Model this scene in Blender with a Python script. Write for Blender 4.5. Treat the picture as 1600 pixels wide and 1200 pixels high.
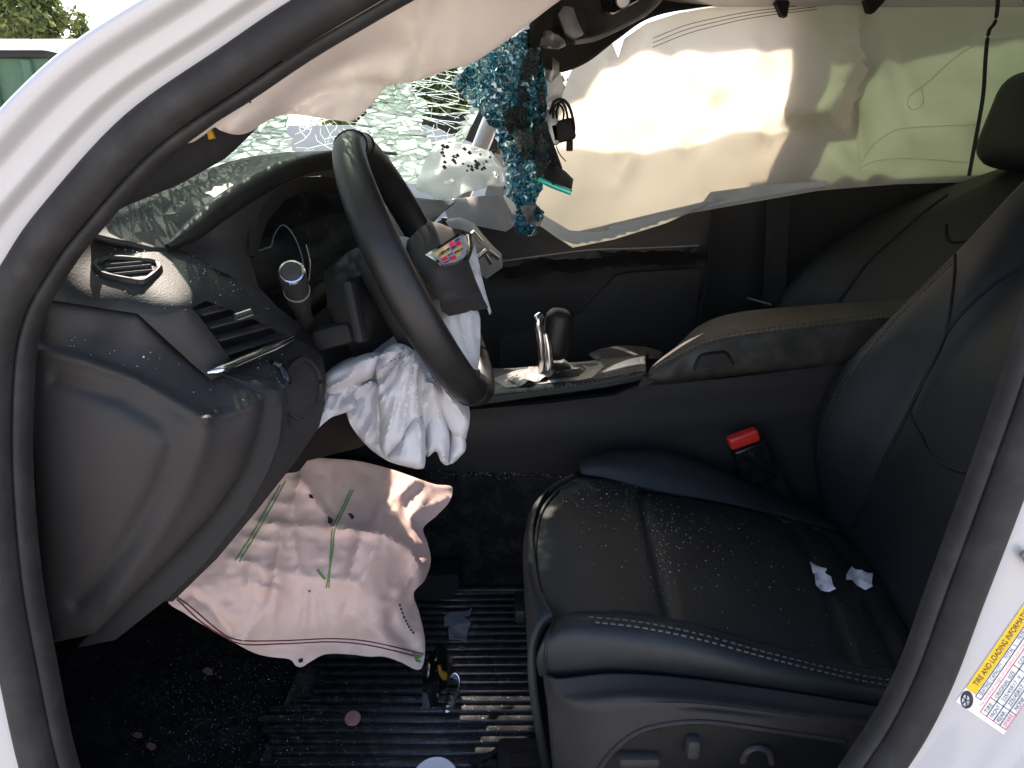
import bpy, math, random
import numpy as np
from mathutils import Vector, Matrix
from mathutils.bvhtree import BVHTree
from mathutils.geometry import delaunay_2d_cdt

random.seed(7); np.random.seed(7)
for o in list(bpy.data.objects): bpy.data.objects.remove(o)
scene = bpy.context.scene
COL = scene.collection

# ------------------------------------------------------------ camera, sky, sun
CAM = Vector((0.0, -0.45, 1.15)); PITCH = math.radians(18.0); F = 1080.0
cd = bpy.data.cameras.new('camera'); cam = bpy.data.objects.new('camera', cd); COL.objects.link(cam)
cam.location = CAM; cam.rotation_euler = (math.radians(90) - PITCH, 0, 0)
cd.sensor_width = 36.0; cd.lens = 36.0 * F / 1600.0; cd.clip_start = 0.02; cd.clip_end = 600.0
scene.camera = cam

SUN = Vector((-0.30, 0.58, 0.76)).normalized()
world = bpy.data.worlds.new('World'); scene.world = world; world.use_nodes = True
wn = world.node_tree.nodes; wl = world.node_tree.links
sky = wn.new('ShaderNodeTexSky'); sky.sky_type = 'NISHITA'; sky.sun_disc = False
sky.sun_elevation = math.asin(SUN.z); sky.sun_rotation = math.atan2(SUN.x, SUN.y)
wn['Background'].inputs['Strength'].default_value = 0.15
wl.new(sky.outputs[0], wn['Background'].inputs['Color'])
sl = bpy.data.lights.new('sun', 'SUN'); sl.energy = 5.0; sl.angle = math.radians(0.53); sl.color = (1.0, 0.95, 0.86)
so = bpy.data.objects.new('sun', sl); COL.objects.link(so); so.location = (-3, 6, 8)
so.rotation_euler = (-SUN).to_track_quat('-Z', 'Y').to_euler()
scene.view_settings.view_transform = 'Standard'; scene.view_settings.look = 'None'
scene.view_settings.gamma = 1.0; scene.view_settings.exposure = 1.95
try: scene.view_settings.use_curve_mapping = False
except Exception: pass
try:
    scene.view_settings.use_white_balance = True
    scene.view_settings.white_balance_temperature = 7100; scene.view_settings.white_balance_tint = 16
except Exception: pass
scene.render.resolution_x = 1024; scene.render.resolution_y = 768

# ------------------------------------------------------------ point helpers
CP, SP = math.cos(PITCH), math.sin(PITCH)
def ray(px, py):
    u = (px - 800) / F; v = (600 - py) / F
    return Vector((u, CP + v * SP, -SP + v * CP))
def W(px, py, Y):
    d = ray(px, py); return CAM + d * ((Y - CAM.y) / d.y)
def V3(p): return p if isinstance(p, Vector) else W(*p)

def cr(P, m):
    """Catmull-Rom through control points P (n,k) -> m samples"""
    P = np.asarray(P, float); n = len(P)
    if n == 2:
        t = np.linspace(0, 1, m)[:, None]; return P[0] * (1 - t) + P[1] * t
    E = np.vstack([2 * P[0] - P[1], P, 2 * P[-1] - P[-2]])
    out = []
    for s in np.linspace(0, n - 1, m):
        i = min(int(s), n - 2); t = s - i
        a, b, c, d = E[i], E[i + 1], E[i + 2], E[i + 3]
        out.append(0.5 * (2 * b + (c - a) * t + (2 * a - 5 * b + 4 * c - d) * t * t + (3 * b - a - 3 * c + d) * t ** 3))
    return np.array(out)
def crc(P, m):
    """closed Catmull-Rom"""
    P = np.asarray(P, float); n = len(P); out = []
    for s in np.linspace(0, n, m, endpoint=False):
        i = int(s); t = s - i
        a, b, c, d = P[(i - 1) % n], P[i % n], P[(i + 1) % n], P[(i + 2) % n]
        out.append(0.5 * (2 * b + (c - a) * t + (2 * a - 5 * b + 4 * c - d) * t * t + (3 * b - a - 3 * c + d) * t ** 3))
    return np.array(out)

# ------------------------------------------------------------ scene-tree helpers
def thing(name, label, cat, loc=(0, 0, 0), group=None):
    o = bpy.data.objects.new(name, None); COL.objects.link(o); o.location = loc
    o.empty_display_size = 0.05
    o['label'] = label; o['category'] = cat
    if group: o['group'] = group
    return o
def tag(o, label, cat, group=None):
    o['label'] = label; o['category'] = cat
    if group: o['group'] = group
    return o
def put(o, parent):
    COL.objects.link(o)
    if parent is not None:
        o.parent = parent
        if parent.type == 'EMPTY': o.matrix_parent_inverse = Matrix.Translation(-Vector(parent.location))
    return o
def mesh_obj(name, verts, faces, m, parent=None, smooth=True, sharp=45):
    me = bpy.data.meshes.new(name); me.from_pydata([tuple(v) for v in verts], [], faces)
    me.materials.append(m)
    if smooth:
        me.shade_smooth()
        try: me.set_sharp_from_angle(angle=math.radians(sharp))
        except Exception: pass
    me.update()
    return put(bpy.data.objects.new(name, me), parent)
def bvh_of(*objs):
    vs, fs = [], []
    for o in objs:
        b = len(vs); vs += [v.co.copy() for v in o.data.vertices]
        fs += [[b + i for i in p.vertices] for p in o.data.polygons]
    return BVHTree.FromPolygons(vs, fs)
def drape(px, py, bvh, lift=0.0, fallback=None):
    d = ray(px, py).normalized(); h = bvh.ray_cast(CAM, d)
    if h[0] is None: return fallback
    return h[0] - d * lift

# ------------------------------------------------------------ mesh builders
def grid_faces(nu, nv, closed_u=False):
    f = []
    for i in range(nu if closed_u else nu - 1):
        for j in range(nv - 1):
            a = i * nv + j; b = ((i + 1) % nu) * nv + j
            f.append((a, b, b + 1, a + 1))
    return f
def patch(name, rows, m, parent, nu=24, nv=40, thick=0.006, disp=None, sharp=60):
    R = [cr([tuple(V3(p)) for p in r], nv) for r in rows]
    R = np.array(R)
    G = np.array([cr(R[:, j, :], nu) for j in range(nv)]).transpose(1, 0, 2)
    if disp is not None:
        du = np.gradient(G, axis=0); dv = np.gradient(G, axis=1); N = np.cross(du, dv)
        N /= (np.linalg.norm(N, axis=2, keepdims=True) + 1e-9)
        ctr = G.reshape(-1, 3).mean(0)
        if (N.reshape(-1, 3).mean(0) @ (np.array(CAM) - ctr)) < 0: N = -N
        A, B = np.meshgrid(np.linspace(0, 1, nu), np.linspace(0, 1, nv), indexing='ij')
        G = G + N * disp(A, B)[:, :, None]
    F_ = grid_faces(nu, nv)
    Vv = G.reshape(-1, 3)
    n = np.cross(Vv[F_[0][1]] - Vv[F_[0][0]], Vv[F_[0][3]] - Vv[F_[0][0]])
    tot = 0
    for fc in F_[::7]:
        a, b, c, d = (Vv[i] for i in fc)
        tot += np.cross(c - a, d - b) @ (np.array(CAM) - a)
    if tot < 0: F_ = [f[::-1] for f in F_]
    o = mesh_obj(name, Vv, F_, m, parent, sharp=sharp)
    if thick:
        s = o.modifiers.new('thickness', 'SOLIDIFY'); s.thickness = thick; s.offset = -1
    return o

class TPS:
    def __init__(s, pts):
        P = np.array(pts, float); s.c = P[:, :2] / 300.0; n = len(P)
        K = s.phi(np.linalg.norm(s.c[:, None] - s.c[None], axis=2)) + np.eye(n) * 1e-4
        Q = np.hstack([np.ones((n, 1)), s.c])
        A = np.block([[K, Q], [Q.T, np.zeros((3, 3))]])
        s.w = np.linalg.lstsq(A, np.concatenate([P[:, 2], np.zeros(3)]), rcond=None)[0]
    @staticmethod
    def phi(r): return np.where(r > 1e-9, r * r * np.log(r + 1e-12), 0)
    def __call__(s, q):
        q = np.asarray(q, float) / 300.0
        return s.phi(np.linalg.norm(q[:, None] - s.c[None], axis=2)) @ s.w[:-3] + s.w[-3] + q @ s.w[-2:]
def seg_dist(q, poly):
    q = np.asarray(q, float); d = np.full(len(q), 1e9)
    for a, b in zip(poly[:-1], poly[1:]):
        a = np.array(a[:2], float); b = np.array(b[:2], float); ab = b - a
        t = np.clip(((q - a) @ ab) / max(ab @ ab, 1e-9), 0, 1)
        d = np.minimum(d, np.linalg.norm(q - (a + t[:, None] * ab), axis=1))
    return d
def vnoise(q, scale, seed=0):
    """smooth value noise in pixel space"""
    rs = np.random.RandomState(seed); T = rs.rand(64, 64)
    p = np.asarray(q, float) / np.asarray(scale, float); i = np.floor(p).astype(int); f = p - i; f = f * f * (3 - 2 * f)
    g = lambda a, b: T[(i[:, 0] + a) % 64, (i[:, 1] + b) % 64]
    n = ((g(0, 0) * (1 - f[:, 0]) + g(1, 0) * f[:, 0]) * (1 - f[:, 1]) + (g(0, 1) * (1 - f[:, 0]) + g(1, 1) * f[:, 0]) * f[:, 1]) - 0.5
    return 0.5 - 2.4 * np.abs(n) if seed >= 500 else n   # seeds from 500 on give crisp creases
def inside(pt, poly):
    x, y = pt; c = False; n = len(poly); j = n - 1
    for i in range(n):
        xi, yi = poly[i]; xj, yj = poly[j]
        if (yi > y) != (yj > y) and x < (xj - xi) * (y - yi) / (yj - yi + 1e-12) + xi: c = not c
        j = i
    return c
def fill(outline, step, jitter=0.25, rnd=None):
    rnd = rnd or random.Random(3)
    B = []
    n = len(outline)
    for i in range(n):
        a = outline[i]; b = outline[(i + 1) % n]; L = math.hypot(b[0] - a[0], b[1] - a[1]); k = max(1, int(L / step))
        for j in range(k): B.append((a[0] + (b[0] - a[0]) * j / k, a[1] + (b[1] - a[1]) * j / k))
    pts = [Vector(p) for p in B]; nb = len(B)
    x0 = min(p[0] for p in B); x1 = max(p[0] for p in B); y0 = min(p[1] for p in B); y1 = max(p[1] for p in B)
    Ba = np.array(B + [B[0]])
    cand = []
    y = y0 + step * 0.5; r = 0
    while y < y1:
        x = x0 + step * (0.5 if r % 2 else 0.0)
        while x < x1:
            p = (x + rnd.uniform(-1, 1) * step * jitter, y + rnd.uniform(-1, 1) * step * jitter)
            if inside(p, B): cand.append(p)
            x += step
        y += step * 0.9; r += 1
    if cand:
        d = seg_dist(cand, [tuple(p) for p in Ba])
        pts += [Vector(p) for p, dd in zip(cand, d) if dd > step * 0.45]
    res = delaunay_2d_cdt(pts, [], [list(range(nb))], 1, 1e-6)
    vs = [tuple(v) for v in res[0]]; fs = [tuple(f) for f in res[2]]
    # border loop from edges used once
    return vs, fs
def border_edges(fs):
    cnt = {}
    for f in fs:
        for i in range(len(f)):
            a, b = f[i], f[(i + 1) % len(f)]
            k = (min(a, b), max(a, b)); cnt.setdefault(k, []).append((a, b))
    return [v[0] for v in cnt.values() if len(v) == 1]
def sheet(name, outline, depth, m, parent, step=10, thick=0.006, folds=(), noise=(), curve=0, on=None, lift=0.002,
          sharp=50, bulge=0, jitter=0.25):
    """a panel or cloth: its outline is filled with a fine mesh that takes the given depth, folds and thickness"""
    if curve: outline = [tuple(p) for p in crc(outline, curve)]
    vs, fs = fill(outline, step, jitter)
    q = np.array(vs)
    if on is not None:
        P = []
        last = None
        for x, y in vs:
            h = drape(x, y, on, lift, last); P.append(h); last = h if h is not None else last
        good = [p for p in P if p is not None]
        P = [p if p is not None else good[0] for p in P]
    else:
        Y = TPS(depth)(q) if len(depth) > 2 else np.full(len(q), depth[0][2])
        for poly, amp, wid, kind in folds:
            d = seg_dist(q, poly)
            if kind == 's': Y = Y - amp * np.exp(-(np.sqrt(d * d + 6.0) - 2.45) / wid)          # crisp ridge
            elif kind == 'g': Y = Y - amp * np.exp(-(d / wid) ** 2)  # soft ridge
        for nz in noise:
            if len(nz) == 4:                                        # creases that radiate from a gathered point
                dq = q - np.array(nz[3], float); pq = np.stack([np.arctan2(dq[:, 0], dq[:, 1]) * 120.0 + 600, np.linalg.norm(dq, axis=1)], 1)
                Y = Y - nz[0] * vnoise(pq, nz[1], nz[2])
            else: Y = Y - nz[0] * vnoise(q, nz[1], nz[2])
        if bulge:
            d = seg_dist(q, list(outline) + [outline[0]]); Y = Y + bulge * np.exp(-d / (step * 1.6))
        P = [W(x, y, yy) for (x, y), yy in zip(vs, Y)]
    # orient to the camera
    a, b, c = (P[i] for i in fs[0][:3])
    flip = (b - a).cross(c - a).dot(CAM - a) < 0
    if flip: fs = [f[::-1] for f in fs]
    n = len(P)
    verts = list(P); faces = list(fs)
    if thick:
        if on is not None: verts += [p + (p - CAM).normalized() * thick for p in P]
        else: verts += [p + Vector((0, thick, 0)) for p in P]
        faces += [tuple(i + n for i in f[::-1]) for f in fs]
        for (i, j) in border_edges(fs): faces.append((j, i, i + n, j + n))
    return mesh_obj(name, verts, faces, m, parent, sharp=sharp)
def tube(name, path, rad, m, parent, seg=10, closed=False, flat=1.0, n=None, up=Vector((0, 0, 1)), caps=True):
    P = [V3(p) for p in path]
    if n: P = [Vector(p) for p in (crc if closed else cr)([tuple(p) for p in P], n)]
    k = len(P)
    R = rad if hasattr(rad, '__len__') else [rad] * k
    if len(R) != k: R = list(np.interp(np.linspace(0, 1, k), np.linspace(0, 1, len(R)), R))
    vs, fs = [], []
    for i in range(k):
        t = (P[(i + 1) % k] - P[i - 1]) if closed else (P[min(i + 1, k - 1)] - P[max(i - 1, 0)])
        t.normalize(); s = t.cross(up)
        if s.length < 1e-4: s = t.cross(Vector((0, 1, 0)))
        s.normalize(); w = s.cross(t)
        for j in range(seg):
            a = 2 * math.pi * j / seg
            vs.append(P[i] + (s * math.cos(a) + w * math.sin(a) * flat) * R[i])
    for i in range(k if closed else k - 1):
        for j in range(seg):
            a = i * seg + j; b = i * seg + (j + 1) % seg; c = ((i + 1) % k) * seg + (j + 1) % seg; d = ((i + 1) % k) * seg + j
            fs.append((a, b, c, d))
    if not closed and caps:
        fs.append(tuple(range(seg))[::-1]); fs.append(tuple(range((k - 1) * seg, k * seg)))
    return mesh_obj(name, vs, fs, m, parent, sharp=60)
def box(name, c, size, m, parent, bev=0.004, rot=None, seg=2):
    import bmesh
    bm = bmesh.new(); bmesh.ops.create_cube(bm, size=1.0)
    bmesh.ops.scale(bm, vec=size, verts=bm.verts)
    if bev: bmesh.ops.bevel(bm, geom=bm.edges[:], offset=bev, segments=seg, affect='EDGES', profile=0.5)
    if rot is not None: bmesh.ops.transform(bm, matrix=rot.to_4x4(), verts=bm.verts)
    bmesh.ops.translate(bm, vec=c, verts=bm.verts)
    me = bpy.data.meshes.new(name); bm.to_mesh(me); bm.free(); me.materials.append(m)
    me.shade_smooth()
    try: me.set_sharp_from_angle(angle=math.radians(40))
    except Exception: pass
    return put(bpy.data.objects.new(name, me), parent)
def frame3(x, z):
    """rotation whose columns are x, z x x, z"""
    x = x.normalized(); z = (z - x * z.dot(x)).normalized(); y = z.cross(x)
    return Matrix((x, y, z)).transposed()
def lathe(name, base, axis, prof, m, parent, seg=24):
    axis = axis.normalized(); s = axis.cross(Vector((0, 0, 1)))
    if s.length < 1e-3: s = Vector((1, 0, 0))
    s.normalize(); w = s.cross(axis); vs, fs = [], []
    for r, h in prof:
        for j in range(seg):
            a = 2 * math.pi * j / seg; vs.append(base + axis * h + (s * math.cos(a) + w * math.sin(a)) * r)
    for i in range(len(prof) - 1):
        for j in range(seg):
            a = i * seg + j; b = i * seg + (j + 1) % seg; fs.append((a, b, b + seg, a + seg))
    fs.append(tuple(range(seg))[::-1]); fs.append(tuple(range((len(prof) - 1) * seg, len(prof) * seg)))
    return mesh_obj(name, vs, fs, m, parent, sharp=35)
def line_on(name, pts, bvh, m, parent, rad=0.0012, lift=0.0006, n=40, closed=False, seg=6):
    q = (crc if closed else cr)(pts, n)
    P = [drape(x, y, bvh, lift) for x, y in q]; P = [p for p in P if p is not None]
    if len(P) < 3: return None
    return tube(name, P, rad, m, parent, seg=seg, closed=closed)
def stitch_on(name, lines, bvh, m, parent, dash=0.006, gap=0.004, w=0.0011, lift=0.001):
    vs, fs = [], []
    def seg(a, b):
        t = (b - a).normalized(); vw = (CAM - b).normalized(); s = t.cross(vw).normalized() * w; u = vw * w
        k = len(vs)
        for p in (a, b): vs.extend([p + s, p + u, p - s, p - u])
        fs.extend([(k, k + 1, k + 5, k + 4), (k + 1, k + 2, k + 6, k + 5), (k + 2, k + 3, k + 7, k + 6), (k + 3, k, k + 4, k + 7), (k, k + 3, k + 2, k + 1), (k + 4, k + 5, k + 6, k + 7)])
    for pts in lines:
        q = cr(pts, 300); P = [drape(x, y, bvh, lift) for x, y in q]; P = [p for p in P if p is not None]
        acc = 0.0; start = P[0] if P else None
        for a, b in zip(P[:-1], P[1:]):
            L = (b - a).length
            if L > 0.05: acc = 0.0; start = b; continue
            acc += L
            if start is not None and acc >= dash: seg(start, b); start = None if gap else b; acc = 0.0
            elif start is None and acc >= gap: start = b; acc = 0.0
    if not vs: return None
    return mesh_obj(name, vs, fs, m, parent)
def shards(name, P2, fs, pos, m, parent, tilt=0.12, thick=0.002, shrink=0.97, seed=1):
    """loose triangles of broken glass, each its own little wedge"""
    rnd = random.Random(seed); vs, out = [], []
    for f in fs:
        p = [pos[i] for i in f]; c = sum(p, Vector()) / len(p)
        n = (p[1] - p[0]).cross(p[2] - p[0])
        if n.length < 1e-10: continue
        n.normalize()
        ax = Vector((rnd.uniform(-1, 1), rnd.uniform(-1, 1), rnd.uniform(-1, 1)))
        if ax.length < .01: continue
        R = Matrix.Rotation(rnd.gauss(0, tilt), 3, ax.normalized())
        q = [c + R @ ((a - c) * shrink) for a in p]; k = len(vs); n2 = R @ n
        vs += q + [a - n2 * thick for a in q]; l = len(q)
        out.append(tuple(range(k, k + l))); out.append(tuple(range(k + l, k + 2 * l))[::-1])
        for i in range(l): j = (i + 1) % l; out.append((k + i, k + l + i, k + l + j, k + j))
    return mesh_obj(name, vs, out, m, parent, smooth=False)
def crumbs(name, spots, m, parent, lo=0.0008, hi=0.003, seed=1):
    rnd = random.Random(seed); vs, fs = [], []
    for p in spots:
        s = rnd.uniform(lo, hi) * (1.8 if rnd.random() < .06 else 1); k = len(vs)
        R = Matrix.Rotation(rnd.uniform(0, 6.28), 3, Vector((rnd.uniform(-1, 1), rnd.uniform(-1, 1), rnd.uniform(-.2, 1))).normalized())
        for a, b, c in ((-1, -1, -1), (1, -1, -1), (1, 1, -1), (-1, 1, -1), (-.7, -.7, .8), (.8, -.6, .9), (.7, .8, .6), (-.8, .6, 1)):
            vs.append(p + R @ Vector((a * rnd.uniform(.5, 1), b * rnd.uniform(.5, 1), c * .7)) * s * .5 + Vector((0, 0, s * .3)))
        fs += [(k, k + 3, k + 2, k + 1), (k + 4, k + 5, k + 6, k + 7), (k, k + 1, k + 5, k + 4), (k + 1, k + 2, k + 6, k + 5), (k + 2, k + 3, k + 7, k + 6), (k + 3, k, k + 4, k + 7)]
    o = mesh_obj(name, vs, fs, m, parent, smooth=False); o['kind'] = 'stuff'; return o

# ------------------------------------------------------------ materials
def newmat(name):
    m = bpy.data.materials.new(name); m.use_nodes = True
    nt = m.node_tree; return m, nt, nt.nodes, nt.links, nt.nodes['Principled BSDF']
def surf(name, col, rough=0.5, grain=0, gstr=0.15, gdist=0.001, var=0.15, vscale=9, dust=0, dustcol=(.35, .34, .32), metal=0, coat=0, spec=0.5, sheen=0, kind='voronoi', rvar=0.1):
    m, nt, N, L, b = newmat(name)
    tc = N.new('ShaderNodeTexCoord')
    nz = N.new('ShaderNodeTexNoise'); nz.inputs['Scale'].default_value = vscale; nz.inputs['Detail'].default_value = 5
    L.new(tc.outputs['Object'], nz.inputs['Vector'])
    mx = N.new('ShaderNodeMix'); mx.data_type = 'RGBA'
    mx.inputs[6].default_value = tuple(c * (1 - var) for c in col) + (1,); mx.inputs[7].default_value = tuple(min(1, c * (1 + var)) for c in col) + (1,)
    L.new(nz.outputs['Fac'], mx.inputs[0]); out = mx.outputs[2]
    if dust:
        dn = N.new('ShaderNodeTexNoise'); dn.inputs['Scale'].default_value = 28; dn.inputs['Detail'].default_value = 8; dn.inputs['Roughness'].default_value = .7
        L.new(tc.outputs['Object'], dn.inputs['Vector'])
        rp = N.new('ShaderNodeMapRange'); rp.inputs[1].default_value = .45; rp.inputs[2].default_value = .8; rp.inputs[4].default_value = dust
        L.new(dn.outputs['Fac'], rp.inputs[0])
        m2 = N.new('ShaderNodeMix'); m2.data_type = 'RGBA'; m2.inputs[7].default_value = dustcol + (1,)
        L.new(rp.outputs[0], m2.inputs[0]); L.new(out, m2.inputs[6]); out = m2.outputs[2]
    L.new(out, b.inputs['Base Color'])
    rr = N.new('ShaderNodeMapRange'); rr.inputs[3].default_value = max(0.02, rough - rvar); rr.inputs[4].default_value = min(1, rough + rvar)
    L.new(nz.outputs['Fac'], rr.inputs[0]); L.new(rr.outputs[0], b.inputs['Roughness'])
    b.inputs['Metallic'].default_value = metal; b.inputs['Specular IOR Level'].default_value = spec if max(col) > .05 or spec != .5 else .32
    b.inputs['Coat Weight'].default_value = coat; b.inputs['Coat Roughness'].default_value = 0.06
    if sheen: b.inputs['Sheen Weight'].default_value = sheen
    if grain:
        if kind == 'voronoi':
            g = N.new('ShaderNodeTexVoronoi'); g.inputs['Scale'].default_value = grain; h = g.outputs['Distance']
        else:
            g = N.new('ShaderNodeTexNoise'); g.inputs['Scale'].default_value = grain; g.inputs['Detail'].default_value = 4; h = g.outputs['Fac']
        L.new(tc.outputs['Object'], g.inputs['Vector'])
        bp = N.new('ShaderNodeBump'); bp.inputs['Strength'].default_value = gstr; bp.inputs['Distance'].default_value = gdist
        L.new(h, bp.inputs['Height']); L.new(bp.outputs[0], b.inputs['Normal'])
    return m
def cloth(name, col, trans=0.4, weave=900, stain=0.1, staincol=(.4, .33, .25), rough=.8):
    m, nt, N, L, b = newmat(name)
    tc = N.new('ShaderNodeTexCoord'); nz = N.new('ShaderNodeTexNoise'); nz.inputs['Scale'].default_value = 11; nz.inputs['Detail'].default_value = 6
    L.new(tc.outputs['Object'], nz.inputs['Vector'])
    rp = N.new('ShaderNodeMapRange'); rp.inputs[1].default_value = .5; rp.inputs[2].default_value = .75; rp.inputs[4].default_value = stain; L.new(nz.outputs['Fac'], rp.inputs[0])
    mx = N.new('ShaderNodeMix'); mx.data_type = 'RGBA'; mx.inputs[6].default_value = col + (1,); mx.inputs[7].default_value = staincol + (1,)
    L.new(rp.outputs[0], mx.inputs[0]); L.new(mx.outputs[2], b.inputs['Base Color']); b.inputs['Roughness'].default_value = rough
    b.inputs['Specular IOR Level'].default_value = .35
    wv = N.new('ShaderNodeTexNoise'); wv.inputs['Scale'].default_value = weave; wv.inputs['Detail'].default_value = 2; L.new(tc.outputs['Object'], wv.inputs['Vector'])
    w2 = N.new('ShaderNodeTexNoise'); w2.inputs['Scale'].default_value = 45; w2.inputs['Detail'].default_value = 4; L.new(tc.outputs['Object'], w2.inputs['Vector'])
    b1 = N.new('ShaderNodeBump'); b1.inputs['Strength'].default_value = .15; b1.inputs['Distance'].default_value = .001; L.new(wv.outputs['Fac'], b1.inputs['Height'])
    b2 = N.new('ShaderNodeBump'); b2.inputs['Strength'].default_value = .12; b2.inputs['Distance'].default_value = .003; L.new(w2.outputs['Fac'], b2.inputs['Height']); L.new(b1.outputs[0], b2.inputs['Normal'])
    L.new(b2.outputs[0], b.inputs['Normal'])
    tr = N.new('ShaderNodeBsdfTranslucent'); L.new(mx.outputs[2], tr.inputs['Color'])
    ms = N.new('ShaderNodeMixShader'); ms.inputs[0].default_value = trans
    L.new(b.outputs[0], ms.inputs[1]); L.new(tr.outputs[0], ms.inputs[2]); L.new(ms.outputs[0], N['Material Output'].inputs[0])
    return m
def glassy(name, tint, clear=0.7, gloss=.12, grough=.05, white=(.8, .9, .87), whitecut=.6, trans=.5):
    """thin broken glass: clear, glossy and milky flakes told apart flake by flake"""
    m, nt, N, L, b = newmat(name); N.remove(b)
    g = N.new('ShaderNodeNewGeometry')
    T = N.new('ShaderNodeBsdfTransparent'); T.inputs[0].default_value = tint + (1,)
    G = N.new('ShaderNodeBsdfGlossy'); G.inputs['Roughness'].default_value = grough; G.inputs[0].default_value = (.9, 1, .98, 1)
    D = N.new('ShaderNodeBsdfDiffuse'); D.inputs[0].default_value = white + (1,)
    U = N.new('ShaderNodeBsdfTranslucent'); U.inputs[0].default_value = white + (1,)
    DU = N.new('ShaderNodeMixShader'); DU.inputs[0].default_value = trans; L.new(D.outputs[0], DU.inputs[1]); L.new(U.outputs[0], DU.inputs[2])
    a = N.new('ShaderNodeMixShader'); a.inputs[0].default_value = gloss; L.new(T.outputs[0], a.inputs[1]); L.new(G.outputs[0], a.inputs[2])
    rp = N.new('ShaderNodeMapRange'); rp.inputs[1].default_value = whitecut; rp.inputs[2].default_value = 1.0; rp.inputs[3].default_value = 1 - clear; rp.inputs[4].default_value = 1.0
    L.new(g.outputs['Random Per Island'], rp.inputs[0])
    z = N.new('ShaderNodeMixShader'); L.new(rp.outputs[0], z.inputs[0]); L.new(a.outputs[0], z.inputs[1]); L.new(DU.outputs[0], z.inputs[2])
    L.new(z.outputs[0], N['Material Output'].inputs[0]); return m

M = {}
M['paint'] = surf('white_paint', (.40, .385, .388), .34, var=.02, coat=.6, rvar=.05, dust=.04)
M['seal'] = surf('rubber_seal', (.0165, .0148, .0145), .72, grain=900, gstr=.2, var=.2, dust=.06, kind='noise')
M['sealdark'] = surf('rubber_dark', (.010, .010, .010), .7, grain=900, gstr=.2, dust=.03, kind='noise')
M['leather'] = surf('black_leather', (.0125, .0152, .0168), .54, grain=420, gstr=.22, gdist=.0012, var=.25, vscale=7, dust=.07, dustcol=(.08, .085, .08))
M['leather2'] = surf('wheel_leather', (.010, .0095, .0095), .44, grain=600, gstr=.12, var=.25, vscale=14, dust=.06, dustcol=(.18, .16, .14))
M['armleather'] = surf('armrest_leather', (.024, .0225, .019), .52, grain=420, gstr=.2, var=.25, vscale=10, dust=.5, dustcol=(.11, .10, .075))
M['pad'] = surf('dash_pad', (.0125, .0132, .0132), .6, grain=560, gstr=.2, gdist=.0006, var=.2, dust=.12, dustcol=(.09, .09, .08))
M['plastic'] = surf('hard_plastic', (.0235, .0208, .0205), .68, grain=700, gstr=.2, var=.18, dust=.07, dustcol=(.07, .06, .055))
M['gloss'] = surf('gloss_black', (.006, .006, .007), .12, var=.2, rvar=.06, dust=.05)
M['dark'] = surf('dark_trim', (.0135, .0130, .0134), .72, var=.2)
M['carpet'] = surf('carpet', (.013, .0127, .013), .95, grain=500, gstr=.8, gdist=.004, var=.4, vscale=60, dust=.12, kind='noise', spec=.1)
M['rubbermat'] = surf('rubber_mat', (.020, .020, .021), .50, grain=500, gstr=.3, var=.3, vscale=40, dust=.5, dustcol=(.20, .195, .185), kind='noise', spec=1.0, rvar=.08)
M['chrome'] = surf('chrome', (.75, .74, .72), .16, metal=1, var=.05, rvar=.06)
M['satin'] = surf('satin_grey', (.30, .29, .28), .38, metal=.7, var=.1)
M['grey'] = surf('grey_plastic', (.16, .155, .15), .5, var=.1, dust=.2)
M['airbag'] = cloth('airbag_cloth', (.47, .455, .475), .05, stain=.12, staincol=(.58, .52, .48))
M['pink'] = cloth('pink_airbag_cloth', (.76, .52, .45), .10, stain=.3, staincol=(.62, .48, .38), rough=.6)
M['curtain'] = cloth('curtain_cloth', (.84, .80, .73), .68, stain=.1, staincol=(.7, .6, .5))
M['curtain2'] = cloth('driver_curtain_cloth', (.80, .71, .65), .5, stain=.08, staincol=(.7, .6, .5))
M['laminate'] = cloth('milky_laminate', (.92, .95, .94), .82, stain=.05)
M['hem'] = cloth('curtain_hem', (.62, .61, .60), .1, stain=.1)
M['redthread'] = surf('dark_red_thread', (.12, .03, .035), .8)
M['thread'] = surf('grey_thread', (.085, .08, .078), .8)
M['darkthread'] = surf('dark_thread', (.05, .05, .05), .8)
M['green'] = surf('green_thread', (.16, .26, .09), .8)
M['leaf'] = surf('fresh_leaf', (.12, .24, .05), .6)
M['red'] = surf('red_button', (.62, .03, .02), .35)
M['paper'] = surf('white_paper', (.72, .72, .78), .8, var=.05)
M['crumb'] = glassy('glass_crumb', (.8, .92, .9), clear=.5, gloss=.4, white=(.75, .82, .8), whitecut=.3)
M['wind'] = glassy('windscreen_glass', (.44, .50, .47), clear=.80, gloss=.18, grough=.06, white=(.84, .92, .88), whitecut=.40, trans=.65)
M['windblue'] = glassy('blue_shade_band_glass', (.10, .40, .50), clear=.88, gloss=.26, grough=.10, white=(.10, .42, .55), whitecut=.72, trans=.6)
M['crack'] = glassy('crack_edge', (.8, .95, .9), clear=.1, gloss=.35, white=(.88, .96, .92), whitecut=.1, trans=.6)
M['frit'] = surf('black_frit', (.02, .026, .024), .35, grain=260, gstr=.9, gdist=.004, dust=.25, dustcol=(.12, .2, .2))
M['mirror_edge'] = surf('mirror_edge', (.04, .55, .42), .15, metal=.2, coat=.5)
M['mirror'] = surf('mirror_glass', (.8, .85, .86), .04, metal=1, var=.02, rvar=.02)
M['gold'] = surf('brass', (.75, .42, .05), .3, metal=.8)
M['copper'] = surf('copper_clip', (.42, .20, .15), .5, metal=.2)
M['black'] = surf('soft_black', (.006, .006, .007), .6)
M['yellow'] = surf('yellow_print', (.78, .47, .01), .5, var=.03)
M['scrap'] = surf('torn_film', (.30, .30, .32), .5, var=.4, vscale=60)
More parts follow.
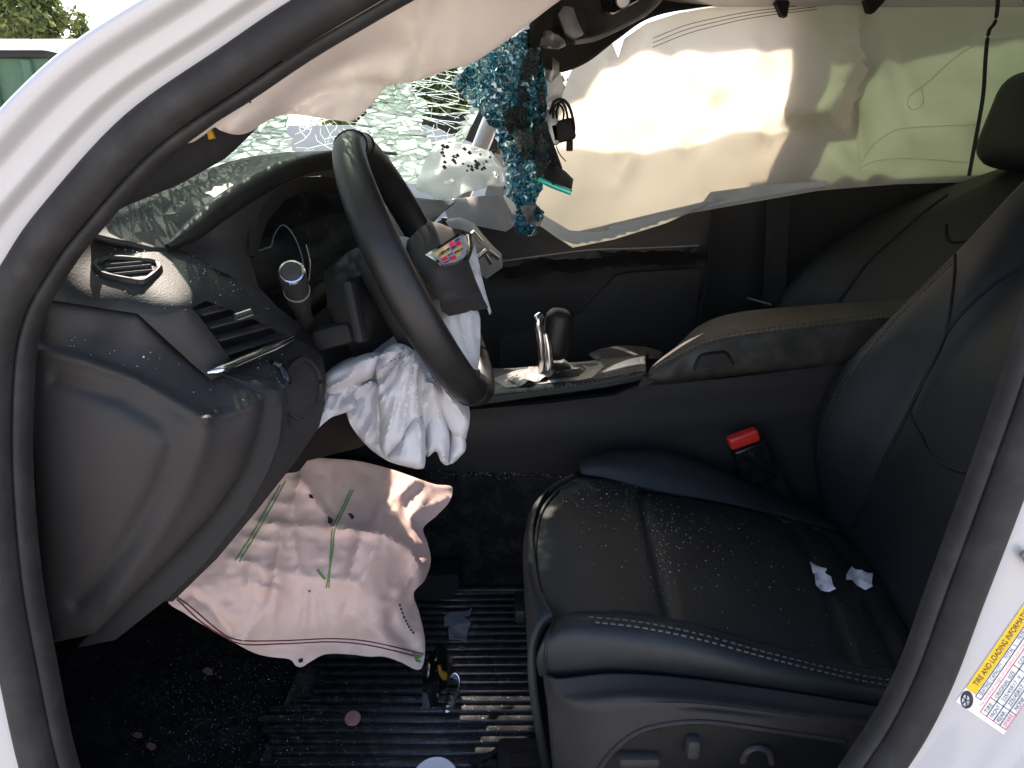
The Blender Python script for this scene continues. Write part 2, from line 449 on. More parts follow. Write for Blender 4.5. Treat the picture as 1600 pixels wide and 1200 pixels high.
M['labelwhite'] = surf('label_white', (.8, .78, .76), .45, var=.02)
M['ink'] = surf('black_ink', (.03, .03, .035), .6)
M['redink'] = surf('red_ink', (.62, .10, .10), .6)
M['e_red'] = surf('enamel_red', (.65, .03, .07), .25, var=.05, coat=.5)
M['e_blue'] = surf('enamel_blue', (.03, .05, .22), .25, var=.05, coat=.5)
M['e_gold'] = surf('enamel_gold', (.62, .38, .14), .3, var=.05, coat=.3)
M['e_silver'] = surf('enamel_silver', (.42, .46, .55), .3, metal=.5, var=.05)
M['asphalt'] = surf('pale_concrete', (.42, .39, .35), .9, grain=80, gstr=.5, gdist=.01, var=.25, vscale=3, kind='noise')  # ground made pale to bounce warm light into the cabin
M['skip'] = surf('green_painted_steel', (.045, .10, .05), .6, var=.2, vscale=3, dust=.1)
M['wallwhite'] = surf('white_wall', (.7, .7, .72), .7, var=.06)
M['concrete'] = surf('grey_concrete', (.30, .31, .30), .85, var=.25, vscale=2, grain=20, gstr=.3, gdist=.01, kind='noise')
M['bark'] = surf('bark', (.09, .065, .045), .9, grain=30, gstr=.8, gdist=.02, kind='noise')
M['headliner'] = surf('headliner', (.016, .014, .012), .9, grain=900, gstr=.3, kind='noise')
def tinted(name, tint, gl=.08):
    m, nt, N, L, b = newmat(name); N.remove(b)
    T = N.new('ShaderNodeBsdfTransparent'); T.inputs[0].default_value = tint + (1,)
    G = N.new('ShaderNodeBsdfGlossy'); G.inputs['Roughness'].default_value = .02
    a = N.new('ShaderNodeMixShader'); a.inputs[0].default_value = gl; L.new(T.outputs[0], a.inputs[1]); L.new(G.outputs[0], a.inputs[2])
    L.new(a.outputs[0], N['Material Output'].inputs[0]); return m
M['tintgreen'] = tinted('rear_privacy_glass', (.30, .37, .30))
M['tintlight'] = tinted('door_glass', (.56, .56, .53))
M['clear'] = tinted('clear_plastic', (.85, .87, .87), .25)
def leafmat():
    m, nt, N, L, b = newmat('foliage')
    g = N.new('ShaderNodeNewGeometry'); mx = N.new('ShaderNodeMix'); mx.data_type = 'RGBA'
    mx.inputs[6].default_value = (.05, .075, .02, 1); mx.inputs[7].default_value = (.16, .18, .05, 1)
    L.new(g.outputs['Random Per Island'], mx.inputs[0]); L.new(mx.outputs[2], b.inputs['Base Color']); b.inputs['Roughness'].default_value = .6
    tr = N.new('ShaderNodeBsdfTranslucent'); L.new(mx.outputs[2], tr.inputs[0]); ms = N.new('ShaderNodeMixShader'); ms.inputs[0].default_value = .35
    L.new(b.outputs[0], ms.inputs[1]); L.new(tr.outputs[0], ms.inputs[2]); L.new(ms.outputs[0], N['Material Output'].inputs[0]); return m
M['foliage'] = leafmat()

#==STRUCTURE==
# ------------------------------------------------------------ the ground and the yard behind
g = mesh_obj('ground', [(-150, -150, 0), (150, -150, 0), (150, 150, 0), (-150, 150, 0)], [(0, 1, 2, 3)], M['asphalt'], None)
g['kind'] = 'structure'

# ------------------------------------------------------------ car body
car = thing('car_body', 'white car body shell framing the open driver doorway', 'car body', (0.3, 0.8, 0.0))
def yy(py): return 0.14 - 0.08 * (py / 1200.0)
loop = [(490, -10), (350, 82), (200, 188), (75, 325), (22, 400), (-14, 470), (-32, 560), (-34, 720), (-18, 900), (10, 1050), (44, 1200), (95, 1340), (190, 1440), (360, 1480),
        (700, 1490), (1050, 1470), (1270, 1360), (1400, 1200), (1470, 1080), (1528, 930), (1598, 745), (1670, 540), (1720, 340), (1735, 140), (1690, -60), (1560, -190), (1300, -250), (1000, -230), (730, -140)]
wid = [.62, .66, .72, .80, .95, 1.3, 1.7, 2, 2, 2, 2, 1.8, 1.6, 1.5, 1.5, 1.6, 2.2, 2.8, 3, 3, 3, 3, 3, 2.6, 2, 1.4, 1.1, .8, .65]
NP = 220
L2 = crc([(x, y, w) for (x, y), w in zip(loop, wid)], NP)
LP = [W(x, y, yy(min(max(y, -250), 1500))) for x, y, w in L2]
LN = []
cen = sum(LP, Vector()) / NP
for i in range(NP):
    t = LP[(i + 1) % NP] - LP[i - 1]; n = Vector((t.z, 0, -t.x)).normalized()
    LN.append(n)
if sum(n.dot(p - cen) for n, p in zip(LN, LP)) < 0: LN = [-n for n in LN]
def sweep(name, prof, m, parent, wscale=True, sharp=30, npf=None):
    prof = cr(prof, npf) if npf else np.array(prof)
    vs = []
    for i in range(NP):
        k = L2[i][2] if wscale else 1.0
        for a, b in prof:
            vs.append(LP[i] + LN[i] * (a * k) + Vector((0, b, 0)))
    return mesh_obj(name, vs, [f[::-1] for f in grid_faces(NP, len(prof), True)], m, parent, sharp=sharp)
door_frame = sweep('door_frame', [(-.004, .035), (0, .012), (.003, .001), (.012, -.001), (.020, -.004), (.0235, -.012), (.027, -.016), (.036, -.018), (.044, -.021), (.048, -.028), (.052, -.034), (.060, -.037), (.067, -.036), (.072, -.028), (.075, -.01), (.076, .05)], M['paint'], car, npf=44)
seal = sweep('door_seal', [(.0035, .004), (.003, -.004), (-.002, -.012), (-.010, -.016), (-.019, -.014), (-.0245, -.006), (-.0262, .004)], M['seal'], car, False, npf=20)
lipseal = sweep('inner_seal_lip', [(-.0262, .010), (-.027, .003), (-.030, .000), (-.0335, .003), (-.0350, .010), (-.0335, .020)], M['seal'], car, False, npf=16)
body_bvh = bvh_of(door_frame)

def slab(name, pts, th, m, parent, axis=(0, 0, 1)):
    """flat polygon extruded by th along axis"""
    ax = Vector(axis) * th; n = len(pts); P = [Vector(p) for p in pts]
    vs = P + [p + ax for p in P]
    fs = [tuple(range(n)), tuple(range(n, 2 * n))[::-1]] + [(j, i, i + n, j + n) for i, j in ((k, (k + 1) % n) for k in range(n))]
    return mesh_obj(name, vs, fs, m, parent, smooth=False)
slab('roof_panel', [(-.02, .16, 1.45), (-.12, .38, 1.46), (-.22, .70, 1.465), (-.29, 1.00, 1.47), (-.28, 1.22, 1.475), (-.14, 1.36, 1.48), (.08, 1.40, 1.50), (.60, 1.405, 1.50), (.72, 1.45, 1.50), (1.75, 1.45, 1.50), (1.75, .16, 1.48)], .03, M['paint'], car)  # unseen edges drawn out to shade the driver seat and rear curtain
slab('rear_bulkhead', [(1.72, .14, .25), (1.72, 1.6, .25), (1.72, 1.45, 1.49), (1.72, .16, 1.47)], .03, M['dark'], car, (1, 0, 0))
slab('rear_side_panel', [(.93, .10, .25), (1.74, .10, .25), (1.74, .15, 1.48), (.93, .15, 1.48)], .03, M['paint'], car, (0, 1, 0))
slab('roof_rail_panel', [(-.06, .185, 1.335), (.93, .185, 1.36), (.93, .185, 1.495), (.02, .185, 1.515)], .02, M['headliner'], car, (0, 1, 0))
slab('sill', [(-.75, .05, .16), (.95, .05, .16), (.95, .05, .27), (-.75, .05, .27)], .09, M['paint'], car, (0, 1, 0))
slab('front_pillar_panel', [(-.95, .11, .25), (-.47, .11, .25), (-.47, .12, 1.06), (-.95, .11, 1.02)], .02, M['dark'], car, (0, 1, 0))
floor_pan = slab('floor_carpet', [(-1.0, .08, .272), (1.75, .08, .272), (1.75, 1.62, .272), (-1.0, 1.62, .272)], -.03, M['carpet'], car)
slab('firewall', [(-.98, .1, .25), (-.98, 1.62, .25), (-.72, 1.62, 1.03), (-.72, .1, 1.03)], -.03, M['dark'], car, (1, 0, 0))
slab('bonnet', [(-.78, .10, 1.05), (-.80, 1.55, 1.05), (-1.9, 1.5, .93), (-1.9, .15, .93)], .02, M['paint'], car)
# passenger side shell
slab('outer_door_skin', [(-.8, 1.60, .2), (1.74, 1.60, .2), (1.74, 1.56, .97), (-.8, 1.56, .97)], .02, M['paint'], car, (0, 1, 0))
tube('roof_pillar', [(-.62 * 1 + 0, 0, 0)] and [Vector((-.16, 1.56, 1.0)), Vector((-.05, 1.52, 1.26)), Vector((.07, 1.44, 1.47)), Vector((.4, 1.405, 1.52)), Vector((1.74, 1.405, 1.51))], .024, M['paint'], car, seg=10, n=24)
slab('centre_pillar', [(.60, 1.52, 1.02), (.72, 1.52, 1.02), (.70, 1.405, 1.50), (.62, 1.405, 1.50)], .04, M['paint'], car, (0, 1, 0))
slab('window_glass', [(-.10, 1.565, .96), (.61, 1.565, .96), (.61, 1.475, 1.40), (.0, 1.49, 1.345)], .004, M['tintlight'], car, (0, 1, 0))
slab('rear_window_glass', [(.72, 1.55, .96), (1.72, 1.55, .96), (1.70, 1.42, 1.49), (.70, 1.42, 1.49)], .004, M['tintgreen'], car, (0, 1, 0))
# headliner with the crushed front header
patch('roof_lining', [[(836, 98, .80), (858, 108, .86), (880, 113, .92), (920, 96, 1.02), (965, 62, 1.12), (1020, 27, 1.22), (1110, 9, 1.32), (1225, 2, 1.38), (1400, -25, 1.40), (1700, -60, 1.41)],
                      [(832, 70, .77), (850, 70, .82), (870, 70, .88), (905, 55, .98), (945, 25, 1.08), (1000, 0, 1.18), (1100, -10, 1.30), (1230, -12, 1.36), (1420, -45, 1.38), (1720, -80, 1.39)],
                      [(830, 30, .68), (850, 0, .69), (870, -20, .7), (900, -30, .8), (960, -40, .9), (1040, -50, 1.0), (1140, -60, 1.1), (1280, -70, 1.18), (1480, -100, 1.2), (1800, -140, 1.2)],
                      [(700, -60, .25), (800, -100, .3), (880, -120, .35), (960, -130, .4), (1040, -140, .45), (1140, -150, .5), (1260, -160, .55), (1420, -170, .6), (1650, -190, .6), (2000, -200, .6)]],
      M['headliner'], car, nu=24, nv=70, thick=.01)
for pts in ([(1212, 2), (1222, 24), (1230, 26), (1234, 4), (1226, -8)], [(1352, -4), (1358, 18), (1366, 20), (1384, 0), (1380, -10)]):
    sheet('lining_clip', pts, [(0, 0, 1.27)], M['headliner'], car, step=8, thick=.02)
# inner windscreen-pillar trim in the near corner
sheet('pillar_trim', [(60, 420), (150, 300), (300, 185), (450, 70), (560, -20), (620, 10), (480, 120), (420, 175), (370, 225), (345, 248), (270, 290), (190, 322), (140, 348), (100, 395)],
      [(60, 420, .135), (300, 185, .172), (560, -20, .20), (345, 248, .215), (190, 322, .17), (140, 348, .15), (480, 120, .215)], M['dark'], car, step=18, thick=.01)

#==DASH==
dash = thing('dashboard', 'black grained dashboard with air vents, cracked dusty top and open trim', 'dashboard', (-0.45, 0.8, 0.6))
dash['label'] = 'black grained dashboard with air vents and dusty padded top under the windscreen'
top_pad = patch('top_pad', [
    [(140, 364, .20), (200, 378, .22), (268, 388, .25), (330, 338, .33), (420, 280, .42), (480, 254, .50), (560, 240, .62)],
    [(136, 354, .205), (190, 355, .25), (255, 350, .29), (325, 308, .38), (410, 266, .50), (475, 246, .60), (560, 236, .72)],
    [(150, 338, .24), (225, 322, .31), (285, 312, .37), (345, 282, .47), (415, 256, .60), (490, 240, .72), (575, 234, .85)],
    [(180, 318, .29), (250, 298, .38), (310, 280, .46), (365, 258, .58), (430, 244, .72), (520, 236, .86), (600, 236, 1.0)],
    [(200, 312, .33), (270, 286, .43), (330, 262, .54), (385, 246, .68), (450, 238, .82), (540, 235, .96), (620, 238, 1.1)]], M['pad'], dash, nu=30, nv=70)
tube('hood_roll', [(262, 386, .245), (300, 362, .28), (350, 322, .34), (420, 279, .41), (480, 256, .47), (540, 248, .54), (600, 252, .62)], [.003, .010, .013, .013, .012, .012, .011], M['leather2'], dash, seg=14, n=40)
shroud = sheet('cluster_shroud', [(248, 393), (300, 368), (350, 332), (400, 300), (460, 272), (530, 260), (560, 268), (556, 284), (500, 275), (470, 277), (432, 294), (404, 325), (389, 365), (386, 400), (400, 450), (430, 482), (470, 512), (458, 522), (400, 464), (360, 431), (300, 404)],
      [(248, 393, .235), (350, 332, .33), (460, 272, .44), (560, 268, .56), (556, 284, .57), (432, 294, .43), (389, 365, .37), (386, 400, .36), (400, 450, .34), (470, 512, .36), (458, 522, .31), (360, 431, .265), (320, 385, .30)], M['plastic'], dash, step=9, thick=.008)
sheet('cluster_brim', [(388, 400), (389, 365), (404, 325), (432, 294), (470, 277), (510, 275), (560, 284), (600, 300), (600, 320), (530, 300), (480, 296), (445, 312), (420, 340), (408, 370), (404, 400)],
      [(388, 400, .362), (404, 325, .40), (470, 277, .47), (560, 284, .56), (600, 320, .68), (530, 300, .62), (480, 296, .57), (420, 340, .50), (404, 400, .46)], M['plastic'], dash, step=8, thick=.006)
cluster = sheet('instrument_cluster', [(386, 380), (400, 335), (425, 305), (460, 290), (520, 290), (600, 310), (620, 420), (600, 520), (470, 518), (430, 486), (400, 455), (388, 420)],
      [(386, 380, .43), (425, 305, .53), (520, 290, .64), (620, 420, .72), (600, 520, .66), (470, 518, .46), (400, 455, .40)], M['gloss'], dash, step=14, thick=.01)
cb = bvh_of(cluster)
line_on('gauge_ring', [(478, 440), (470, 395), (455, 362), (440, 352), (428, 368), (424, 384), (415, 388), (392, 396)], cb, M['grey'], cluster, rad=.0009)
line_on('gauge_ring', [(482, 440), (484, 410), (478, 382)], cb, M['chrome'], cluster, rad=.0012)
side_pad = sheet('side_pad', [(78, 400), (104, 372), (136, 354), (150, 364), (200, 378), (268, 390), (300, 403), (360, 430), (400, 462), (462, 522), (452, 530), (405, 503), (360, 484), (322, 470), (290, 484), (255, 489), (215, 490), (150, 480), (62, 466), (60, 430)],
      [(78, 400, .17), (136, 354, .215), (268, 390, .245), (360, 430, .265), (462, 522, .31), (452, 530, .30), (360, 484, .215), (290, 484, .165), (215, 490, .15), (62, 466, .14), (60, 430, .145), (200, 440, .175), (280, 440, .20), (150, 400, .20)], M['pad'], dash, step=9, thick=.01, bulge=.006)
spb = bvh_of(side_pad)
vent = sheet('defrost_vent', [(152, 412), (172, 404), (236, 408), (248, 420), (224, 439), (168, 430)], None, M['black'], dash, step=8, on=spb, lift=.0008, thick=.002)  # black sheet laid on the pad, painted as the shade inside the vent
line_on('vent_frame', [(150, 414), (160, 406), (176, 403), (234, 408), (247, 415), (246, 424), (226, 440), (212, 440), (168, 431), (154, 422)], spb, M['pad'], vent, rad=.0032, lift=.001, closed=True, n=60)
for a, b in (((166, 415), (222, 410)), ((162, 422), (236, 415)), ((178, 429), (238, 423))): line_on('vent_slat', [a, ((a[0] + b[0]) / 2, (a[1] + b[1]) / 2), b], spb, M['pad'], vent, rad=.0016, lift=.0022, n=6)
# side air vent
sheet('vent_surround', [(215, 490), (255, 489), (290, 484), (300, 495), (330, 535), (356, 572), (352, 586), (330, 594), (300, 568), (250, 522)], [(215, 490, .152), (290, 484, .166), (356, 572, .185), (330, 594, .168), (300, 568, .163), (250, 522, .156)], M['plastic'], dash, step=9, thick=.012, bulge=.004)
av = sheet('air_vent', [(288, 486), (322, 471), (352, 476), (405, 500), (455, 528), (440, 545), (350, 586)], [(288, 486, .19), (322, 471, .23), (455, 528, .34), (350, 586, .23)], M['black'], dash, step=10, thick=.01)
for a, b in (((308, 490, .196), (360, 477, .235)), ((321, 510, .198), (396, 491, .26)), ((334, 530, .200), (422, 507, .285)), ((346, 552, .202), (444, 522, .305))):
    box('vent_slat', (V3(a) + V3(b)) / 2, ((V3(b) - V3(a)).length, .014, .0025), M['plastic'], av, .0008, frame3(V3(b) - V3(a), Vector((.1, -.15, 1))))
tube('vent_thumb_tab', [(367, 496, .196), (391, 488, .214)], .0042, M['chrome'], av, seg=8)
tube('chrome_strip', [(324, 582, .160), (345, 577, .168), (385, 560, .205), (430, 541, .25), (456, 528, .285)], [.003, .0062, .0065, .006, .004], M['chrome'], dash, seg=10, n=20, flat=.7)
# end cap beside the door opening
end_cap = sheet('end_cap', [(52, 464), (150, 480), (215, 491), (250, 522), (300, 568), (330, 594), (352, 590), (378, 610), (402, 630), (402, 648), (392, 690), (372, 742), (335, 800), (265, 874), (200, 938), (148, 990), (84, 1004), (66, 960), (58, 800), (52, 640)],
      [(52, 464, .142), (215, 491, .153), (330, 594, .165), (400, 630, .150), (392, 690, .15), (335, 800, .15), (148, 990, .15), (84, 1004, .15), (58, 800, .142), (52, 640, .142), (250, 540, .162), (150, 520, .155), (320, 655, .118), (230, 605, .128), (130, 566, .134), (300, 780, .135), (230, 870, .138)], M['plastic'], dash, step=4.5, thick=.02, bulge=.008,
      folds=[([(60, 548), (130, 564), (210, 592), (270, 625), (322, 655)], .007, 9, 'g'), ([(322, 655), (350, 650), (400, 632)], .005, 8, 'g'), ([(322, 655), (318, 700), (290, 770), (240, 850), (170, 940)], .004, 14, 'g'),
             ([(90, 592), (190, 622), (255, 662), (272, 692), (250, 756), (200, 846), (120, 940)], -.006, 15, 'g')])
sheet('edge_strip', [(345, 584), (372, 592), (437, 612), (441, 640), (436, 690), (418, 738), (384, 800), (320, 880), (262, 935), (180, 1000), (120, 1012), (200, 930), (300, 830), (360, 750), (388, 690), (398, 640), (392, 624)],
      [(345, 584, .175), (437, 612, .18), (436, 690, .175), (384, 800, .17), (262, 935, .165), (120, 1012, .165), (300, 830, .17), (392, 624, .17)], M['dark'], dash, step=10, thick=.02, bulge=.004)
sheet('knee_panel', [(430, 606), (470, 640), (502, 636), (492, 676), (455, 730), (400, 800), (340, 872), (270, 940), (240, 940), (330, 855), (390, 780), (425, 720), (438, 670)],
      [(430, 606, .20), (502, 636, .32), (455, 730, .24), (340, 872, .20), (240, 940, .19)], M['plastic'], dash, step=10, thick=.02, bulge=.004)
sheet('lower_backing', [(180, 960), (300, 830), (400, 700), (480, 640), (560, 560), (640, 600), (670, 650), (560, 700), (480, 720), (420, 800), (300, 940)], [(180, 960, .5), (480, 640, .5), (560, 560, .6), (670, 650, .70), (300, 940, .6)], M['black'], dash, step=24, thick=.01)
pod = sheet('switch_pod', [(352, 586), (400, 562), (452, 536), (476, 546), (498, 566), (503, 600), (500, 640), (478, 662), (460, 690), (448, 700), (440, 640), (437, 612), (395, 598)],
      [(352, 586, .185), (452, 536, .30), (498, 566, .34), (500, 640, .33), (448, 700, .25), (437, 612, .21), (470, 600, .29)], M['pad'], dash, step=8, thick=.02, bulge=.004, folds=[([(425, 575), (445, 600), (452, 640), (455, 680)], .01, 10, 'g')])
pb = bvh_of(pod)
kd = sheet('light_switch', [(444, 612), (452, 575), (476, 560), (496, 580), (500, 612), (492, 640), (470, 655), (450, 640)], None, M['plastic'], dash, step=9, on=pb, lift=.004, thick=.006)
line_on('switch_rim', [(444, 612), (452, 575), (476, 560), (496, 580), (500, 612), (492, 640), (470, 655), (450, 640)], pb, M['plastic'], kd, rad=.0028, lift=.004, closed=True)
line_on('knob_grip', [(424, 566), (437, 572), (446, 588), (450, 600)], pb, M['gloss'], kd, rad=.005, lift=.004, n=14)
# panel between the column and the vent
sheet('column_surround', [(400, 464), (470, 512), (520, 470), (620, 480), (640, 600), (560, 600), (505, 640), (502, 570), (478, 546), (455, 534)], [(400, 464, .36), (470, 512, .40), (620, 480, .62), (640, 600, .60), (505, 640, .42), (455, 534, .36)], M['dark'], dash, step=14, thick=.01)
box('trim_block', W(523, 523, .39), (.05, .03, .028), M['dark'], dash, .008, frame3(Vector((1, 0, .25)), Vector((-.25, 0, 1))))
# centre of the dash behind the wheel
box('dash_core', Vector((-.56, .84, .90)), (.40, 1.24, .26), M['dark'], dash, .03)  # hidden block added under the windscreen to keep sun off the footwell
cpad = patch('centre_pad', [[(520, 420, .66), (590, 398, .70), (632, 388, .76), (655, 374, .88), (668, 358, 1.0)],
                     [(520, 365, .78), (590, 350, .83), (640, 344, .9), (670, 338, 1.02), (692, 332, 1.14)],
                     [(520, 300, .92), (585, 302, 1.0), (645, 308, 1.1), (680, 312, 1.22), (712, 314, 1.34)]], M['pad'], dash, nu=20, nv=50)
patch('centre_fascia', [[(520, 420, .66), (590, 400, .70), (632, 391, .75), (655, 377, .87), (672, 357, 1.03), (690, 343, 1.24)],
                        [(560, 560, .62), (640, 540, .66), (660, 525, .70), (680, 500, .78), (690, 440, .95), (705, 410, 1.18)],
                        [(600, 640, .68), (660, 620, .72), (680, 612, .74), (695, 590, .80), (702, 520, .98), (715, 480, 1.18)]], M['dark'], dash, nu=16, nv=40)
stack = sheet('display_housing', [(696, 346), (716, 343), (738, 352), (752, 370), (768, 388), (783, 402), (785, 418), (760, 436), (740, 420), (720, 380)],
      [(696, 346, .80), (738, 352, .84), (783, 402, .86), (785, 418, .85), (760, 436, .80), (720, 380, .76)], M['grey'], dash, step=8, thick=.05, bulge=.006)
for a, b in (((738, 362, .80), (752, 378, .81)), ((744, 404, .765), (758, 392, .80)), ((762, 392, .83), (778, 404, .84)), ((757, 398, .81), (766, 412, .82))):
    tube('chrome_bead', [a, b], .0045, M['chrome'], stack, seg=8)
sheet('door_corner_trim', [(690, 316), (720, 310), (776, 304), (790, 320), (802, 354), (790, 362), (740, 352), (700, 342)], [(690, 316, 1.40), (776, 304, 1.50), (802, 354, 1.46), (700, 342, 1.36)], M['grey'], dash, step=12, thick=.02)
#==WHEEL==
wt = W(553, 226, .45); wb = W(752, 604, .45)
wc = (wt + wb) / 2; u1 = (wt - wb) / 2; RW = u1.length; u1n = u1.normalized()
u2 = Vector((-.05, 1, .02)); u2 = (u2 - u1n * u2.dot(u1n)).normalized(); ax = u1n.cross(u2).normalized()
if ax.x < 0: ax = -ax
wheel = thing('steering_wheel', 'black leather steering wheel with its burst airbag hub hanging open', 'steering wheel', wc)
rim = [wc + (u1n * math.cos(a) + u2 * math.sin(a)) * RW for a in [2 * math.pi * i / 72 for i in range(72)]]
vs, fs = [], []
for i, p in enumerate(rim):
    a = 2 * math.pi * i / 72; rd = (p - wc).normalized()
    for j in range(18):
        b = 2 * math.pi * j / 18
        fat = 1.0 + .12 * math.exp(-((abs(math.sin(a)) - 1) / .35) ** 2)
        vs.append(p + rd * math.cos(b) * .0165 + ax * math.sin(b) * .0195 * fat)
rim_o = mesh_obj('rim', vs, [f for f in [(i * 18 + j, i * 18 + (j + 1) % 18, ((i + 1) % 72) * 18 + (j + 1) % 18, ((i + 1) % 72) * 18 + j) for i in range(72) for j in range(18)]], M['leather2'], wheel)
for k in (0.16, 2.62, 3.66, -0.16):
    p = wc + (u1n * math.cos(k) + u2 * math.sin(k)) * RW; rd = (p - wc).normalized()
    tube('rim_seam', [p + rd * math.cos(b) * .0172 + ax * math.sin(b) * .0202 for b in [2 * math.pi * j / 20 for j in range(20)]], .0011, M['black'], rim_o, seg=6, closed=True)
hubc = wc - ax * .035 - u1n * .01
rotw = frame3(u2, ax)
box('hub', hubc, (.15, .14, .05), M['dark'], wheel, .02, rotw, 3)
for sgn in (-1, 1):
    c0 = hubc + u2 * sgn * .06; c1 = wc + u2 * sgn * (RW - .01) - u1n * .0
    d = (c1 - c0); box('spoke', (c0 + c1) / 2, (d.length, .045, .022), M['plastic'], wheel, .007, frame3(d, ax))
c0 = hubc - u1n * .05; c1 = wc - u1n * (RW - .008); d = c1 - c0
box('spoke', (c0 + c1) / 2, (d.length, .05, .018), M['plastic'], wheel, .006, frame3(d, ax))
plate = sheet('airbag_cover', [(634, 388), (636, 376), (650, 362), (668, 347), (686, 350), (700, 356), (722, 360), (736, 366), (738, 392), (732, 410), (742, 438), (762, 482), (730, 488), (702, 494), (690, 486), (686, 470), (668, 440), (646, 412)],
      [(634, 388, .43), (668, 347, .45), (736, 366, .47), (762, 482, .45), (702, 494, .42), (646, 412, .41), (690, 420, .405)], M['plastic'], wheel, step=6, thick=.012, bulge=.008, folds=[([(690, 470), (720, 464), (757, 462)], .004, 5, 'g')])
plb = bvh_of(plate)
sheet('torn_flap', [(722, 412), (736, 400), (742, 380), (752, 430), (760, 462), (768, 488), (765, 492), (757, 470), (742, 440), (730, 424)], [(722, 412, .46), (742, 380, .50), (768, 488, .47), (742, 440, .455)], M['airbag'], wheel, step=5, thick=.002, noise=[(.01, 8, 4)])
# shield emblem
emb = sheet('emblem', [(664, 398), (690, 382), (724, 360), (732, 366), (735, 388), (729, 406), (716, 413), (690, 418), (684, 411), (674, 404)], None, M['chrome'], wheel, step=6, on=plb, lift=.003, thick=.004)
eb = bvh_of(emb)
sheet('emblem_field', [(670, 398), (692, 385), (722, 366), (728, 369), (731, 388), (725, 402), (714, 409), (692, 413), (687, 407), (678, 401)], None, M['e_silver'], emb, step=5, on=eb, lift=.0008, thick=.001)
def cell(poly, m): sheet('emblem_cell', poly, None, M[m], emb, step=5, on=eb, lift=.0020, thick=.0008)
cell([(678, 395.5), (700, 382), (703, 387.5), (681, 401)], 'e_gold'); cell([(684.5, 397), (702.5, 386), (703.8, 388.6), (686, 399.4)], 'black')
cell([(686, 402.5), (703.5, 391.5), (705, 394.5), (689, 404.5)], 'e_gold')
cell([(688, 403), (697, 399), (700, 405), (691, 409)], 'e_red'); cell([(701, 380), (709, 375.5), (711.5, 381), (704, 386)], 'e_red'); cell([(711.5, 379), (719.5, 375), (721.5, 380.5), (714, 385)], 'e_red')
cell([(710, 375), (717, 371), (719.3, 374.6), (711.6, 378.6)], 'e_blue'); cell([(705, 386.5), (711.8, 382), (713.6, 385.6), (707, 390.6)], 'e_blue')
cell([(707.5, 391), (722, 382), (723, 388), (710.5, 397)], 'e_gold'); cell([(710, 393.6), (723.3, 386.4), (723.6, 389.2), (711.2, 396.4)], 'black'); cell([(711.5, 398), (722.5, 391.5), (719.5, 398), (713.5, 402)], 'e_gold')
cell([(698, 397), (706.5, 393), (708.2, 396), (699.6, 400.2)], 'e_blue'); cell([(701, 403), (711, 398.5), (713.6, 404), (703.5, 407.6)], 'e_red'); cell([(692, 410.5), (701, 406.6), (702, 408.6), (694, 412)], 'e_blue')
# column
col = thing('steering_column', 'black steering column shroud with torn padding and wiper stalk', 'steering column', hubc - ax * .15)
sheet('column_shroud', [(505, 425), (530, 402), (560, 386), (600, 392), (640, 420), (660, 500), (640, 560), (600, 590), (560, 568), (530, 520), (512, 480)],
      [(505, 425, .42), (560, 386, .45), (640, 420, .56), (660, 500, .52), (600, 590, .48), (530, 520, .39), (560, 470, .37)], M['dark'], col, step=9, thick=.06, bulge=.012, noise=[(.012, 22, 8)])
sheet('torn_padding', [(520, 418), (540, 396), (556, 388), (572, 396), (578, 420), (560, 432), (538, 432), (526, 440)], [(520, 418, .375), (556, 388, .40), (578, 420, .39), (526, 440, .365)], M['pad'], col, step=6, thick=.01, noise=[(.02, 12, 5)])
box('paddle_switch', W(557, 488, .335), (.012, .02, .07), M['dark'], col, .004, frame3(Vector((.9, -.2, .2)), W(550, 452, .34) - W(566, 520, .33)))
stalk_a = W(478, 505, .41); stalk_b = W(456, 426, .285); sd = (stalk_b - stalk_a)
st = lathe('indicator_stalk', stalk_a, sd, [(.010, 0), (.0105, sd.length * .35), (.0135, sd.length * .5), (.0145, sd.length * .97), (.0135, sd.length)], M['plastic'], col)
lathe('stalk_ring', stalk_b - sd.normalized() * .001, sd, [(.0138, 0), (.0142, .002), (.013, .004), (.0112, .0042), (.0108, .002)], M['chrome'], st)
lathe('stalk_button', stalk_b, sd, [(.0105, 0), (.0102, .003), (.008, .0042), (.003, .0046)], M['plastic'], st)
lathe('stalk_band', stalk_a + sd * .68, sd, [(.0146, 0), (.0149, .001), (.0149, .0024), (.0146, .0034)], M['grey'], st)

